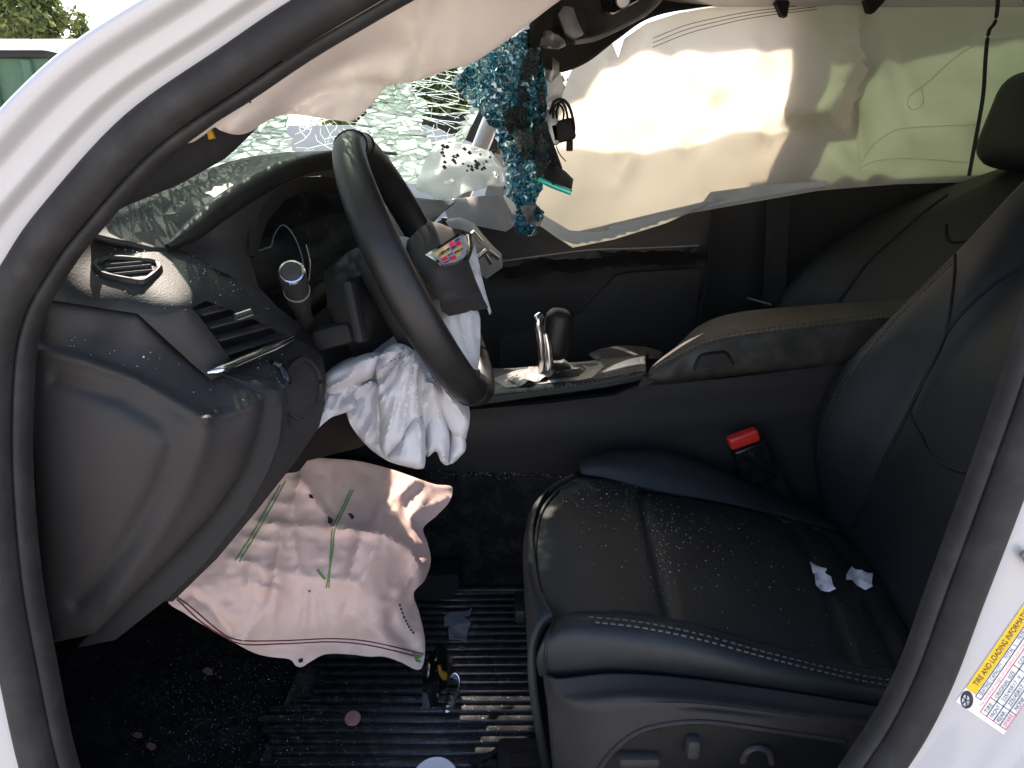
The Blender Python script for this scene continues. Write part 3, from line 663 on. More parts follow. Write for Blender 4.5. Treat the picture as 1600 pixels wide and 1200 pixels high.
#==AIRBAGS==
bag = sheet('driver_airbag', [(485, 668), (490, 642), (506, 618), (505, 590), (532, 568), (572, 552), (612, 528), (642, 500), (680, 470), (700, 484), (744, 486), (750, 530), (744, 592), (722, 606), (732, 640), (733, 664), (727, 690), (726, 706), (702, 726), (690, 722), (682, 706), (664, 712), (661, 732), (630, 728), (602, 718), (574, 696), (548, 664), (541, 640), (518, 652), (492, 672)],
      [(485, 668, .33), (505, 590, .42), (572, 552, .45), (642, 500, .47), (700, 484, .45), (750, 530, .46), (722, 606, .44), (733, 664, .45), (702, 726, .44), (661, 732, .41), (602, 718, .40), (548, 664, .38), (620, 620, .37), (690, 640, .40)], M['airbag'], None, step=4, thick=.012, curve=150,
      folds=[([(640, 540), (600, 560), (592, 620), (590, 670), (600, 712)], .022, 12, 's'), ([(620, 545), (560, 590), (540, 600), (520, 640)], .02, 12, 's'), ([(545, 600), (575, 610), (555, 650)], .018, 9, 's'),
             ([(612, 565), (650, 590), (676, 600), (664, 640), (660, 690), (665, 712)], .024, 10, 's'), ([(676, 600), (690, 660), (700, 690), (698, 722)], .02, 9, 's'), ([(676, 600), (712, 640), (728, 680)], .02, 9, 's'),
             ([(640, 640), (612, 690), (640, 705), (662, 706)], .016, 9, 's'), ([(600, 710), (640, 660), (652, 620)], .014, 8, 's'), ([(690, 668), (676, 700)], .014, 6, 's'), ([(715, 640), (725, 668)], -.012, 7, 'g'),
             ([(700, 495), (715, 540), (740, 585)], .008, 5, 's'), ([(720, 492), (728, 540), (742, 570)], .008, 5, 's'), ([(735, 490), (738, 530), (746, 560)], .007, 4, 's'), ([(690, 500), (705, 540), (722, 590)], .008, 5, 's'),
             ([(575, 620), (572, 680)], -.016, 14, 'g'), ([(630, 590), (628, 650)], -.014, 14, 'g'), ([(515, 620), (500, 655)], .012, 8, 's')], noise=[(.022, 46, 2), (.006, 18, 5)])
tag(bag, 'limp white airbag cloth spilling out of the steering wheel', 'airbag')
bb = bvh_of(bag)
for i, (pts, Yc) in enumerate((
    ([(486, 667), (494, 638), (508, 616), (507, 592), (534, 570), (572, 554), (596, 556), (584, 588), (560, 600), (546, 612), (556, 636), (536, 646), (514, 654), (494, 672)], .365),
    ([(546, 612), (566, 600), (590, 596), (598, 620), (594, 660), (602, 712), (584, 706), (562, 684), (546, 660), (540, 636)], .372),
    ([(588, 566), (612, 540), (640, 545), (664, 575), (679, 602), (664, 636), (648, 668), (622, 700), (604, 716), (594, 690), (592, 640), (590, 600)], .350),
    ([(606, 716), (624, 690), (640, 664), (652, 650), (662, 672), (664, 700), (661, 731), (636, 729)], .345),
    ([(676, 604), (694, 600), (716, 616), (730, 640), (733, 664), (724, 684), (706, 676), (692, 650), (682, 628)], .372),
    ([(666, 650), (680, 630), (694, 648), (702, 684), (700, 722), (689, 721), (681, 705), (666, 711)], .362),
    ([(704, 668), (722, 676), (727, 690), (725, 706), (704, 725), (700, 700)], .380))):
    cx = sum(p[0] for p in pts) / len(pts)
    sheet('pleat', pts, [(0, 0, Yc)], M['airbag'], bag, step=3.5, thick=.006, curve=60, bulge=.016,
          noise=[(.018, (22, 75), 590 + i, (650, 535)), (.004, (10, 34), 610 + i, (650, 535)), (.014, 34, 80 + i)])
sheet('cloth_tuft', [(614, 380), (622, 370), (636, 372), (646, 380), (646, 398), (636, 404), (626, 392)], [(0, 0, .47)], M['airbag'], bag, step=5, thick=.01, noise=[(.02, 10, 7)])
knee = sheet('knee_airbag', [(262, 936), (300, 894), (350, 850), (392, 800), (440, 745), (462, 728), (484, 717), (520, 718), (562, 722), (610, 734), (650, 748), (680, 758), (706, 762), (702, 784), (682, 806), (661, 826), (668, 850), (673, 878), (664, 906), (646, 928), (655, 960), (664, 1005), (657, 1046), (625, 1034), (600, 1026), (575, 1026), (552, 1023), (510, 1022), (485, 1034), (472, 1042), (462, 1040), (452, 1030), (420, 1026), (392, 1018), (345, 992), (310, 972), (288, 958)],
      [(262, 936, .30), (350, 850, .40), (440, 745, .52), (520, 718, .60), (610, 734, .66), (706, 762, .68), (661, 826, .60), (673, 878, .56), (655, 960, .50), (657, 1046, .44), (552, 1023, .42), (472, 1042, .39), (392, 1018, .36), (310, 972, .31), (520, 820, .50), (600, 850, .48), (480, 920, .41), (600, 960, .43), (400, 900, .38), (560, 770, .58), (640, 900, .52)], M['pink'], None, step=5, thick=.003, curve=160,
      folds=[([(520, 822), (600, 835), (640, 860), (655, 885)], .020, 8, 's'), ([(655, 885), (640, 905), (610, 940)], .016, 10, 's'), ([(560, 850), (545, 905)], .006, 4, 's'), ([(590, 845), (570, 900)], .006, 4, 's'), ([(470, 740), (455, 800)], .006, 4, 's'), ([(600, 750), (590, 800), (600, 830)], .007, 5, 's'), ([(630, 770), (612, 815)], .007, 5, 's'), ([(500, 930), (506, 990)], .005, 5, 's'), ([(545, 935), (530, 985)], .005, 5, 's'), ([(460, 840), (466, 890)], .006, 5, 's'), ([(390, 910), (440, 925)], .005, 5, 's'), ([(655, 890), (650, 930)], .012, 8, 's'), ([(420, 820), (500, 824), (530, 828)], .007, 7, 's'), ([(440, 830), (430, 900), (422, 940), (380, 1000)], .010, 9, 's'),
             ([(422, 890), (500, 904), (560, 915)], .005, 8, 's'), ([(470, 750), (500, 790), (518, 820)], .010, 7, 's'), ([(520, 722), (516, 780)], .007, 7, 's'), ([(648, 752), (600, 790), (575, 835)], .010, 8, 's'), ([(662, 780), (640, 810), (648, 850)], .012, 9, 's'), ([(655, 800), (676, 790), (704, 778)], .008, 7, 's'),
             ([(480, 920), (474, 980)], .008, 9, 's'), ([(560, 915), (556, 960), (600, 1000)], .006, 10, 's'), ([(610, 935), (612, 975), (640, 1010)], -.012, 12, 'g'), ([(300, 930), (330, 950), (360, 990)], -.008, 9, 'g'),
             ([(360, 870), (400, 880)], .004, 5, 's'), ([(380, 840), (420, 846)], .004, 4, 's'), ([(400, 815), (440, 818)], .004, 4, 's'), ([(420, 785), (455, 788)], .004, 4, 's'), ([(440, 905), (425, 965)], .006, 8, 's')], noise=[(.006, 70, 12), (.0045, (34, 52), 513), (.0025, (18, 14), 514)])
tag(knee, 'pink knee airbag sagging from below the dash onto the ribbed mat', 'airbag')
kb = bvh_of(knee)
stitch_on('hem_stitching', [[(270, 928), (300, 950), (340, 984), (372, 1000), (440, 1001), (520, 998), (580, 1003), (662, 1022)], [(276, 936), (320, 976), (372, 1005), (440, 1006), (520, 1003), (580, 1009), (660, 1028)]], kb, M['redthread'], knee, dash=.004, gap=0, w=.0009)
for pts in ([(446, 752), (420, 800), (396, 842), (374, 878)], [(438, 758), (412, 804), (388, 846), (368, 876)], [(548, 765), (534, 796), (520, 824), (517, 860), (514, 918)], [(552, 766), (537, 798), (523, 828), (520, 862), (510, 918)]):
    line_on('green_tether', pts, kb, M['green'], knee, rad=.0011, lift=.001, n=26)
line_on('green_tether', [(496, 890), (503, 900), (508, 905)], kb, M['leaf'], knee, rad=.0018, lift=.002, n=6)
for pts in ([(482, 772), (488, 773), (490, 779), (484, 778)], [(543, 802), (550, 802), (554, 808), (550, 812)], [(513, 806), (521, 812), (518, 822), (512, 816)], [(480, 922), (486, 923), (484, 926)], [(466, 1030), (473, 1028), (474, 1034), (467, 1036)]):
    sheet('burn_hole', pts, None, M['black'], knee, step=4, on=kb, lift=.001, thick=.0008)
stitch_on('printed_number', [[(624, 944), (632, 966), (642, 984), (648, 990)]], kb, M['ink'], knee, dash=.004, gap=.003, w=.0016)
sheet('green_sprig', [(644, 1018), (650, 1022), (662, 1024), (652, 1030), (664, 1036), (650, 1034)], None, M['leaf'], knee, step=5, on=kb, lift=.002, thick=.001)

dcur = sheet('curtain_airbag', [(282, 222), (286, 208), (300, 200), (330, 186), (356, 168), (386, 150), (420, 118), (452, 82), (478, 44), (484, 18), (505, -10), (600, -120), (900, -160), (960, -60), (905, -20), (868, 4), (800, 56), (740, 96), (700, 108), (656, 124), (620, 130), (600, 136), (588, 152), (574, 168), (556, 184), (540, 189), (500, 184), (452, 178), (428, 182), (408, 192), (386, 206), (366, 210), (345, 204), (332, 198), (312, 212), (296, 222)],
      [(282, 222, .158), (356, 168, .160), (452, 82, .165), (505, -10, .170), (600, -120, .19), (900, -160, .24), (868, 4, .33), (740, 96, .32), (600, 136, .285), (540, 189, .255), (408, 192, .205), (366, 210, .185), (500, 90, .205), (640, 40, .235)], M['curtain2'], None, step=8, thick=.006, curve=170,
      folds=[([(470, 172), (520, 140), (570, 122), (620, 118)], .022, 26, 'g'), ([(430, 178), (480, 140), (540, 108)], -.012, 20, 'g'), ([(366, 205), (380, 190), (420, 170)], .008, 12, 'g'), ([(500, 40), (600, 80), (760, 60)], .015, 60, 'g'), ([(480, 40), (520, 20)], .01, 14, 'g'), ([(340, 192), (420, 150), (520, 70), (640, -10)], .018, 40, 'g'), ([(452, 176), (500, 150), (560, 132), (600, 134)], -.016, 12, 'g')], noise=[(.006, 80, 21)])
tag(dcur, 'smooth cream curtain airbag hanging from the driver roof rail', 'airbag')
db = bvh_of(dcur)
line_on('purple_thread', [(381, 148), (386, 146), (388, 152), (391, 160)], db, surf('purple_thread', (.08, .04, .2), .8), dcur, rad=.0010, lift=.002, n=10)
sheet('tether_clip', [(322, 203), (329, 200), (334, 216), (326, 218)], [(0, 0, .165)], M['gold'], dcur, step=5, thick=.004)

pcur = sheet('curtain_airbag', [(786, 306), (800, 334), (840, 350), (868, 370), (895, 387), (960, 374), (1040, 349), (1112, 318), (1200, 305), (1290, 297), (1400, 288), (1500, 285), (1660, 282), (1720, 200), (1720, -40), (1380, -12), (1364, 6), (1230, 4), (1110, 12), (1060, 20), (1010, 36), (975, 60), (966, 90), (955, 62), (920, 84), (895, 104), (878, 150), (868, 210), (850, 262), (810, 286)],
      [(786, 306, 1.400), (895, 387, 1.395), (1112, 318, 1.395), (1290, 297, 1.405), (1500, 285, 1.405), (1720, 200, 1.415), (1720, -40, 1.395), (1364, 6, 1.365), (1110, 12, 1.345), (975, 60, 1.335), (895, 104, 1.315), (850, 262, 1.375), (1000, 220, 1.325), (1180, 180, 1.335), (1420, 160, 1.355)], M['curtain'], None, step=10, thick=.004,
      folds=[([(1128, 162), (1122, 190), (1110, 215), (1084, 228), (1074, 250)], .007, 14, 'g'), ([(1072, 240), (1090, 300), (1108, 318)], .012, 14, 'g'), ([(965, 205), (980, 250), (962, 285)], -.014, 16, 'g'), ([(1310, 20), (1330, 90), (1340, 140), (1322, 200), (1250, 220)], .03, 26, 'g'), ([(1338, 95), (1330, 150), (1290, 170), (1240, 180)], -.03, 20, 'g'), ([(1250, 200), (1280, 250), (1300, 290)], .02, 20, 'g'),
             ([(1200, 228), (1240, 190)], .015, 16, 'g'), ([(1000, 20), (1100, 60), (1200, 40)], .012, 30, 'g'), ([(960, 90), (990, 50)], .02, 12, 'g'), ([(1345, 20), (1352, 110), (1330, 170), (1345, 240)], .045, 16, 'g'), ([(1300, 210), (1340, 250), (1350, 285)], .03, 12, 's'), ([(1120, 165), (1130, 190), (1100, 222)], .006, 6, 's'), ([(960, 215), (975, 240), (958, 280)], .014, 6, 's'), ([(900, 130), (940, 200)], .01, 9, 's'), ([(1040, 60), (1060, 130)], .008, 8, 's'), ([(1190, 60), (1215, 150), (1200, 230)], .014, 10, 's'), ([(1400, 60), (1440, 180)], .012, 14, 's'), ([(1380, 120), (1420, 240), (1400, 280)], .012, 12, 's')], noise=[(.022, 90, 31), (.010, 36, 32)])
tag(pcur, 'wide translucent curtain airbag covering the passenger side windows', 'airbag')
cbv = bvh_of(pcur)
sheet('hem_flap', [(800, 334), (840, 350), (868, 370), (895, 389), (960, 376), (1040, 351), (1112, 320), (1200, 307), (1290, 299), (1291, 282), (1200, 288), (1110, 300), (1096, 318), (1010, 350), (930, 363), (890, 360), (850, 336), (812, 318)], None, M['hem'], pcur, step=6, on=cbv, lift=.008, thick=.003)
M['seamlight'] = cloth('light_seam', (.95, .96, .93), .9)
for pts in ([(1640, 58), (1580, 60), (1530, 68), (1490, 92), (1455, 125), (1422, 150), (1420, 166), (1430, 172), (1443, 160), (1440, 138)], [(1346, 256), (1360, 232), (1390, 208), (1420, 200), (1524, 195)], [(1345, 262), (1368, 252), (1420, 248), (1510, 254)]):
    line_on('chamber_seam', pts, cbv, M['seamlight'], pcur, rad=.0016, lift=.0004, n=50)
stitch_on('top_stitching', [[(1020, 60 - k * -7), (1070, 40 + k * 7), (1120, 28 + k * 6), (1180, 17 + k * 5), (1280, 6 + k * 4)] for k in range(3)], cbv, M['darkthread'], pcur, dash=.006, gap=0, w=.0007)
cord = tube('tether_cord', [(1562, -30, 1.20), (1556, 30, 1.20), (1545, 50, 1.20), (1540, 90, 1.20), (1536, 150, 1.20), (1524, 220, 1.20), (1514, 275, 1.20)], .0055, M['sealdark'], None, n=40, flat=.6)
tag(cord, 'thin dark cord hanging down in front of the curtain airbag', 'cord')

#==CONSOLE==
con = thing('centre_console', 'black centre console with gear selector and padded armrest', 'console', (0.25, 0.88, 0.28))
con_side = sheet('side_panel', [(480, 700), (560, 660), (735, 640), (860, 630), (960, 618), (1000, 600), (1012, 594), (1040, 599), (1130, 592), (1345, 565), (1480, 545), (1480, 800), (1290, 800), (900, 742), (700, 736)],
      [(480, 700, .76), (735, 640, .775), (1000, 600, .785), (1345, 565, .785), (1480, 800, .80), (900, 742, .81), (700, 736, .80), (900, 665, .785)], M['plastic'], con, step=14, thick=.02, folds=[([(735, 690), (1000, 668), (1300, 640)], .006, 14, 'g'), ([(735, 652), (960, 630), (1010, 604), (1345, 575)], -.006, 6, 'g')], bulge=.004)
deck = patch('deck', [[(690, 612, .775), (740, 632, .775), (840, 620, .778), (930, 608, .78), (985, 598, .78), (1006, 592, .78)],
                      [(690, 600, .79), (742, 614, .785), (840, 605, .788), (930, 592, .79), (990, 580, .79), (1010, 576, .79)],
                      [(700, 588, .88), (760, 594, .87), (850, 583, .87), (930, 572, .87), (985, 563, .88), (1008, 560, .90)],
                      [(720, 570, .98), (780, 576, .98), (860, 570, .98), (930, 563, .98), (985, 556, .98), (1012, 552, .99)],
                      [(730, 575, 1.02), (790, 580, 1.02), (870, 574, 1.02), (930, 568, 1.02), (985, 561, 1.02), (1012, 558, 1.02)]], M['leather'], con, nu=26, nv=50, thick=.012)
dk = bvh_of(deck)
stitch_on('deck_stitching', [[(750, 618), (840, 609), (920, 598), (975, 588), (1000, 570), (1002, 560)]], dk, M['thread'], deck, dash=.004, gap=.003)
plt_ = sheet('selector_surround', [(770, 592), (800, 580), (860, 570), (920, 563), (945, 562), (944, 572), (925, 590), (905, 594), (840, 600), (790, 606)], None, M['satin'], con, step=7, on=dk, lift=.003, thick=.003)
sheet('selector_slot', [(790, 592), (820, 580), (870, 574), (918, 568), (916, 576), (904, 588), (850, 594), (800, 600)], None, M['black'], plt_, step=7, on=dk, lift=.0048, thick=.0012)
# gear lever
gl = W(862, 584, .885); gt = W(868, 492, .885)
lever = box('gear_knob', W(870, 522, .885), (.054, .056, .104), M['leather2'], con, .022, frame3(Vector((1, 0, -.12)), Vector((.12, 0, 1))), 4)
tube('knob_trim', [(848, 582, .860), (847, 545, .853), (843, 515, .850), (840, 500, .851), (846, 492, .856)], [.010, .0085, .008, .0105, .008], M['chrome'], lever, seg=10, n=18)
tube('knob_trim', [(860, 588, .857), (858, 550, .852), (853, 522, .850)], [.009, .007, .005], M['chrome'], lever, seg=10, n=14)
sheet('gaiter', [(836, 600), (842, 584), (856, 572), (882, 566), (892, 574), (894, 592), (870, 600)], [(836, 600, .86), (856, 572, .88), (892, 574, .88), (870, 600, .85)], M['leather'], con, step=5, thick=.03, noise=[(.02, 12, 9)])
rag = sheet('torn_leather', [(800, 596), (812, 584), (832, 576), (852, 574), (868, 584), (852, 594), (830, 600), (812, 604)], None, M['grey'], con, step=5, on=dk, lift=.006, thick=.004)
for i, v in enumerate(rag.data.vertices): v.co.z += .004 * (1 + math.sin(v.co.x * 160 + v.co.y * 90))
arm = patch('armrest', [[(1066, 546, 1.0), (1092, 516, 1.0), (1150, 494, 1.0), (1280, 480, 1.0), (1400, 472, 1.0), (1520, 464, 1.0)],
                        [(1060, 540, .975), (1094, 508, .975), (1155, 488, .97), (1280, 476, .97), (1400, 468, .97), (1520, 460, .97)],
                        [(1030, 562, .88), (1078, 532, .88), (1140, 508, .88), (1280, 490, .88), (1400, 479, .88), (1520, 470, .88)],
                        [(1012, 580, .805), (1062, 552, .80), (1130, 526, .80), (1280, 506, .80), (1400, 492, .80), (1520, 481, .80)],
                        [(1006, 590, .788), (1058, 562, .782), (1128, 536, .78), (1280, 516, .78), (1400, 503, .78), (1520, 492, .78)],
                        [(1004, 598, .785), (1056, 592, .778), (1128, 582, .776), (1280, 566, .776), (1400, 551, .776), (1520, 538, .776)],
                        [(1010, 604, .80), (1058, 600, .80), (1130, 590, .80), (1280, 574, .80), (1400, 559, .80), (1520, 546, .80)]], M['armleather'], con, nu=44, nv=70, thick=.01, disp=lambda A, B: -.003 * np.exp(-((A - .60) / .015) ** 2) + .0012 * np.sin(B * 40 + A * 9) * np.exp(-((A - .75) / .12) ** 2))
ab = bvh_of(arm)
stitch_on('armrest_stitching', [[(1018, 576), (1062, 549), (1130, 524), (1280, 503), (1400, 489)], [(1016, 580), (1062, 554), (1130, 529), (1280, 508), (1400, 494)]], ab, M['darkthread'], arm, dash=.005, gap=.003)
latch = sheet('armrest_latch', [(1086, 577), (1094, 561), (1102, 556), (1126, 553), (1134, 556), (1143, 568)], None, M['plastic'], con, step=6, on=ab, lift=.002, thick=.004)
line_on('latch_rim', [(1084, 577), (1092, 559), (1102, 553), (1128, 550), (1136, 553), (1146, 569)], ab, M['black'], latch, rad=.0028, lift=.001, n=30)
sheet('console_gap', [(996, 606), (1006, 588), (1014, 590), (1024, 596), (1006, 606)], [(0, 0, .779)], M['plastic'], con, step=6, thick=.01)
sheet('cup_cover', [(922, 556), (940, 548), (975, 543), (1010, 545), (1035, 552), (1030, 560), (930, 562)], [(922, 556, 1.04), (975, 543, 1.06), (1035, 552, 1.04), (930, 562, 1.0)], M['sealdark'], con, step=8, thick=.02)
tunnel = sheet('tunnel_carpet', [(430, 690), (560, 690), (700, 732), (900, 738), (1320, 780), (1330, 960), (860, 925), (640, 925), (420, 900)], [(430, 690, .80), (900, 738, .815), (1320, 780, .82), (1330, 960, .80), (860, 925, .795), (420, 900, .80)], M['carpet'], con, step=26, thick=.01)
bk = thing('seat_belt_buckle', 'black seat belt buckle with red release button beside console', 'buckle', W(1175, 770, .76))
rotb = frame3(W(1195, 672, .745) - W(1140, 692, .745), W(1168, 690, .745) - W(1190, 770, .745))
box('buckle_housing', W(1178, 722, .75), (.066, .03, .085), M['gloss'], bk, .008, rotb, 3)
box('release_button', W(1161, 685, .738), (.056, .024, .024), M['red'], bk, .005, rotb, 3)
sheet('buckle_strap', [(1158, 720), (1205, 700), (1240, 790), (1180, 800)], [(1158, 720, .765), (1205, 700, .765), (1240, 790, .77), (1180, 800, .77)], M['sealdark'], bk, step=12, thick=.012)

#==DOOR==
pd = thing('passenger_door', 'black inner panel of the closed passenger door with armrest', 'car door', (0.2, 1.52, 0.3))
dp = sheet('door_panel', [(690, 340), (790, 352), (880, 355), (1060, 262), (1140, 225), (1124, 330), (1104, 420), (1090, 500), (1078, 580), (1000, 640), (690, 640)],
      [(690, 340, 1.50), (790, 352, 1.50), (1140, 260, 1.52), (1124, 330, 1.52), (1090, 500, 1.50), (1078, 580, 1.50), (690, 640, 1.50), (900, 480, 1.50)], M['plastic'], pd, step=12, thick=.03,
      folds=[([(780, 416), (860, 404), (960, 396), (1095, 388)], .035, 10, 'g'), ([(780, 436), (960, 420), (1090, 412)], -.025, 14, 'g')])
sheet('map_pocket', [(780, 530), (860, 508), (905, 492), (940, 455), (962, 432), (988, 426), (1096, 420), (1078, 580), (780, 600)], [(780, 530, 1.47), (905, 492, 1.47), (962, 432, 1.475), (1096, 420, 1.48), (1078, 580, 1.46), (780, 600, 1.46)], M['plastic'], pd, step=14, thick=.03, bulge=.008)
dpb = bvh_of(dp)
line_on('trim_line', [(785, 408), (860, 398), (930, 390), (1000, 388), (1092, 384)], dpb, M['grey'], pd, rad=.0022, lift=.002)
bp_ = thing('pillar_trim_panel', 'black trim panel of the passenger centre pillar behind the door', 'trim panel', (0.8, 1.5, 0.3))
pl = sheet('panel', [(1070, 600), (1092, 500), (1108, 410), (1130, 200), (1300, 190), (1720, 180), (1720, 620), (1300, 640)], [(1070, 600, 1.46), (1120, 296, 1.49), (1300, 270, 1.50), (1720, 260, 1.50), (1720, 620, 1.50), (1300, 640, 1.50)], M['dark'], bp_, step=24, thick=.02, folds=[([(1108, 320), (1094, 450), (1076, 580)], .02, 10, 'g'), ([(1185, 320), (1180, 560)], .008, 12, 'g')])  # top raised unseen behind the curtain to block sun on the passenger seat
plbv = bvh_of(pl)
for dx in (0, 7): line_on('pillar_seam', [(1112 + dx, 318), (1104 + dx, 390), (1092 + dx, 470), (1078 + dx, 560)], plbv, M['sealdark'], pl, rad=.002)
belt = sheet('seat_belt', [(1192, 480), (1200, 290), (1236, 286), (1226, 480)], [(1192, 480, 1.40), (1200, 290, 1.43), (1236, 286, 1.43), (1226, 480, 1.40)], M['seal'], None, step=14, thick=.003)
tag(belt, 'dark seat belt webbing hanging on the passenger side pillar', 'seat belt')
tube('belt_edge', [(1168, 466, 1.38), (1205, 476, 1.37)], .003, M['grey'], belt)

#==SEATS==
ds = thing('leather_seat', 'black leather driver seat strewn with tiny glass crumbs', 'car seat', (0.35, 0.47, 0.28))
seam_n = [(868, 968, .25), (905, 956, .25), (1050, 968, .25), (1200, 1006, .25), (1335, 1040, .25), (1470, 1062, .25)]
cush = patch('seat_cushion', [
    [(868, 968, .25), (846, 925, .32), (836, 880, .40), (836, 836, .48), (846, 796, .56), (870, 764, .63), (908, 742, .69)],
    [(905, 956, .25), (890, 918, .32), (884, 876, .40), (888, 834, .48), (898, 798, .56), (918, 768, .63), (950, 748, .69)],
    [(975, 958, .25), (960, 918, .32), (952, 876, .40), (950, 834, .48), (955, 800, .56), (966, 772, .63), (985, 756, .68)],
    [(1050, 968, .25), (1042, 926, .32), (1034, 882, .40), (1026, 840, .48), (1018, 806, .56), (1014, 782, .63), (1020, 768, .68)],
    [(1200, 1006, .25), (1178, 950, .32), (1160, 900, .40), (1146, 856, .48), (1134, 822, .56), (1126, 798, .63), (1120, 786, .67)],
    [(1335, 1040, .25), (1312, 984, .32), (1290, 930, .40), (1272, 884, .48), (1256, 848, .56), (1240, 824, .63), (1226, 812, .66)],
    [(1470, 1062, .25), (1440, 1014, .32), (1410, 960, .40), (1385, 912, .48), (1360, 874, .56), (1330, 846, .63), (1310, 834, .66)]], M['leather'], ds, nu=80, nv=60, thick=.03,
    disp=lambda A, B: -.007 * np.exp(-((A - .485 + .03 * (B - .5)) / .014) ** 2) - .006 * np.exp(-((A - .835) / .012) ** 2) - .006 * np.exp(-((A - .93) / .012) ** 2) + .003 * np.sin(A * 22 + B * 5) * .3)
fb = patch('far_bolster', [
    [(908, 742, .69), (950, 748, .69), (1020, 768, .68), (1120, 786, .67), (1226, 812, .66), (1310, 834, .66)],
    [(906, 730, .70), (950, 728, .70), (1022, 736, .70), (1118, 762, .69), (1218, 796, .685), (1305, 826, .68)],
    [(922, 719, .73), (965, 712, .735), (1030, 714, .735), (1112, 738, .73), (1206, 780, .73), (1296, 818, .72)],
    [(940, 726, .775), (980, 722, .78), (1040, 726, .78), (1116, 748, .775), (1206, 790, .77), (1290, 826, .76)],
    [(945, 780, .785), (985, 776, .79), (1045, 780, .79), (1120, 800, .785), (1206, 840, .78), (1290, 876, .77)]], M['leather'], ds, nu=26, nv=50, thick=.01)
nb = patch('near_bolster', [
    seam_n,
    [(860, 978, .232), (905, 966, .225), (1050, 978, .22), (1200, 1018, .22), (1335, 1052, .22), (1470, 1074, .22)],
    [(848, 1000, .215), (902, 992, .205), (1050, 1006, .198), (1200, 1042, .198), (1335, 1070, .198), (1470, 1090, .198)],
    [(838, 1030, .212), (898, 1030, .202), (1040, 1034, .194), (1190, 1064, .194), (1335, 1090, .194), (1470, 1112, .194)],
    [(842, 1056, .222), (900, 1066, .212), (1040, 1062, .205), (1190, 1084, .205), (1335, 1110, .205), (1470, 1132, .205)]], M['leather'], ds, nu=30, nv=60, thick=.01)
ff = patch('front_face', [
    [(868, 968, .25), (846, 925, .32), (836, 880, .40), (836, 836, .48), (846, 796, .56), (870, 764, .63), (908, 742, .69)],
    [(852, 980, .245), (836, 930, .32), (829, 884, .40), (829, 842, .48), (838, 802, .56), (862, 772, .63), (898, 752, .69)],
    [(838, 1020, .235), (834, 980, .32), (832, 935, .40), (832, 890, .48), (838, 846, .56), (850, 812, .63), (880, 792, .70)],
    [(842, 1100, .23), (846, 1060, .32), (848, 1010, .40), (850, 960, .48), (852, 915, .56), (860, 880, .63), (885, 860, .70)],
    [(866, 1240, .24), (872, 1180, .32), (876, 1120, .40), (880, 1060, .48), (884, 1010, .56), (890, 970, .63), (905, 940, .70)]], M['leather'], ds, nu=26, nv=40, thick=.01)
shield = patch('side_shield', [
    [(848, 1052, .220), (872, 1060, .199), (960, 1052, .192), (1080, 1060, .192), (1240, 1082, .192), (1400, 1108, .192), (1500, 1122, .192)],
    [(850, 1072, .215), (880, 1082, .185), (970, 1074, .176), (1085, 1080, .174), (1240, 1102, .176), (1400, 1124, .18), (1500, 1138, .18)],
    [(854, 1098, .21), (900, 1104, .168), (990, 1094, .158), (1090, 1098, .156), (1240, 1116, .16), (1400, 1136, .165), (1500, 1150, .165)],
    [(858, 1140, .21), (930, 1140, .165), (1010, 1124, .155), (1095, 1118, .155), (1240, 1134, .16), (1400, 1156, .165), (1500, 1168, .165)],
    [(868, 1260, .21), (940, 1260, .17), (1020, 1250, .165), (1100, 1250, .165), (1240, 1250, .168), (1400, 1260, .17), (1500, 1270, .17)]], M['plastic'], ds, nu=34, nv=60, thick=.008)
shb = bvh_of(shield)
rec = sheet('recess_shade', [(930, 1215), (960, 1175), (1000, 1146), (1050, 1134), (1110, 1132), (1200, 1144), (1310, 1160), (1360, 1215)], None, M['black'], shield, step=14, on=shb, lift=.0015, thick=.002)  # flat black sheet, its colour stands in for shade in a recess
line_on('recess_rim', [(928, 1215), (958, 1173), (998, 1143), (1050, 1130), (1110, 1128), (1200, 1140), (1320, 1158)], shb, M['plastic'], shield, rad=.003, lift=.001)
rb = bvh_of(shield)
box('seat_switch', drape(998, 1186, rb, .010), (.046, .016, .014), M['plastic'], shield, .005)
box('seat_switch', drape(1082, 1166, rb, .010), (.015, .016, .026), M['plastic'], shield, .005)
line_on('lumbar_dial', [(1160, 1190), (1168, 1174), (1185, 1168), (1202, 1176), (1206, 1192)], rb, M['plastic'], shield, rad=.004, lift=.006)
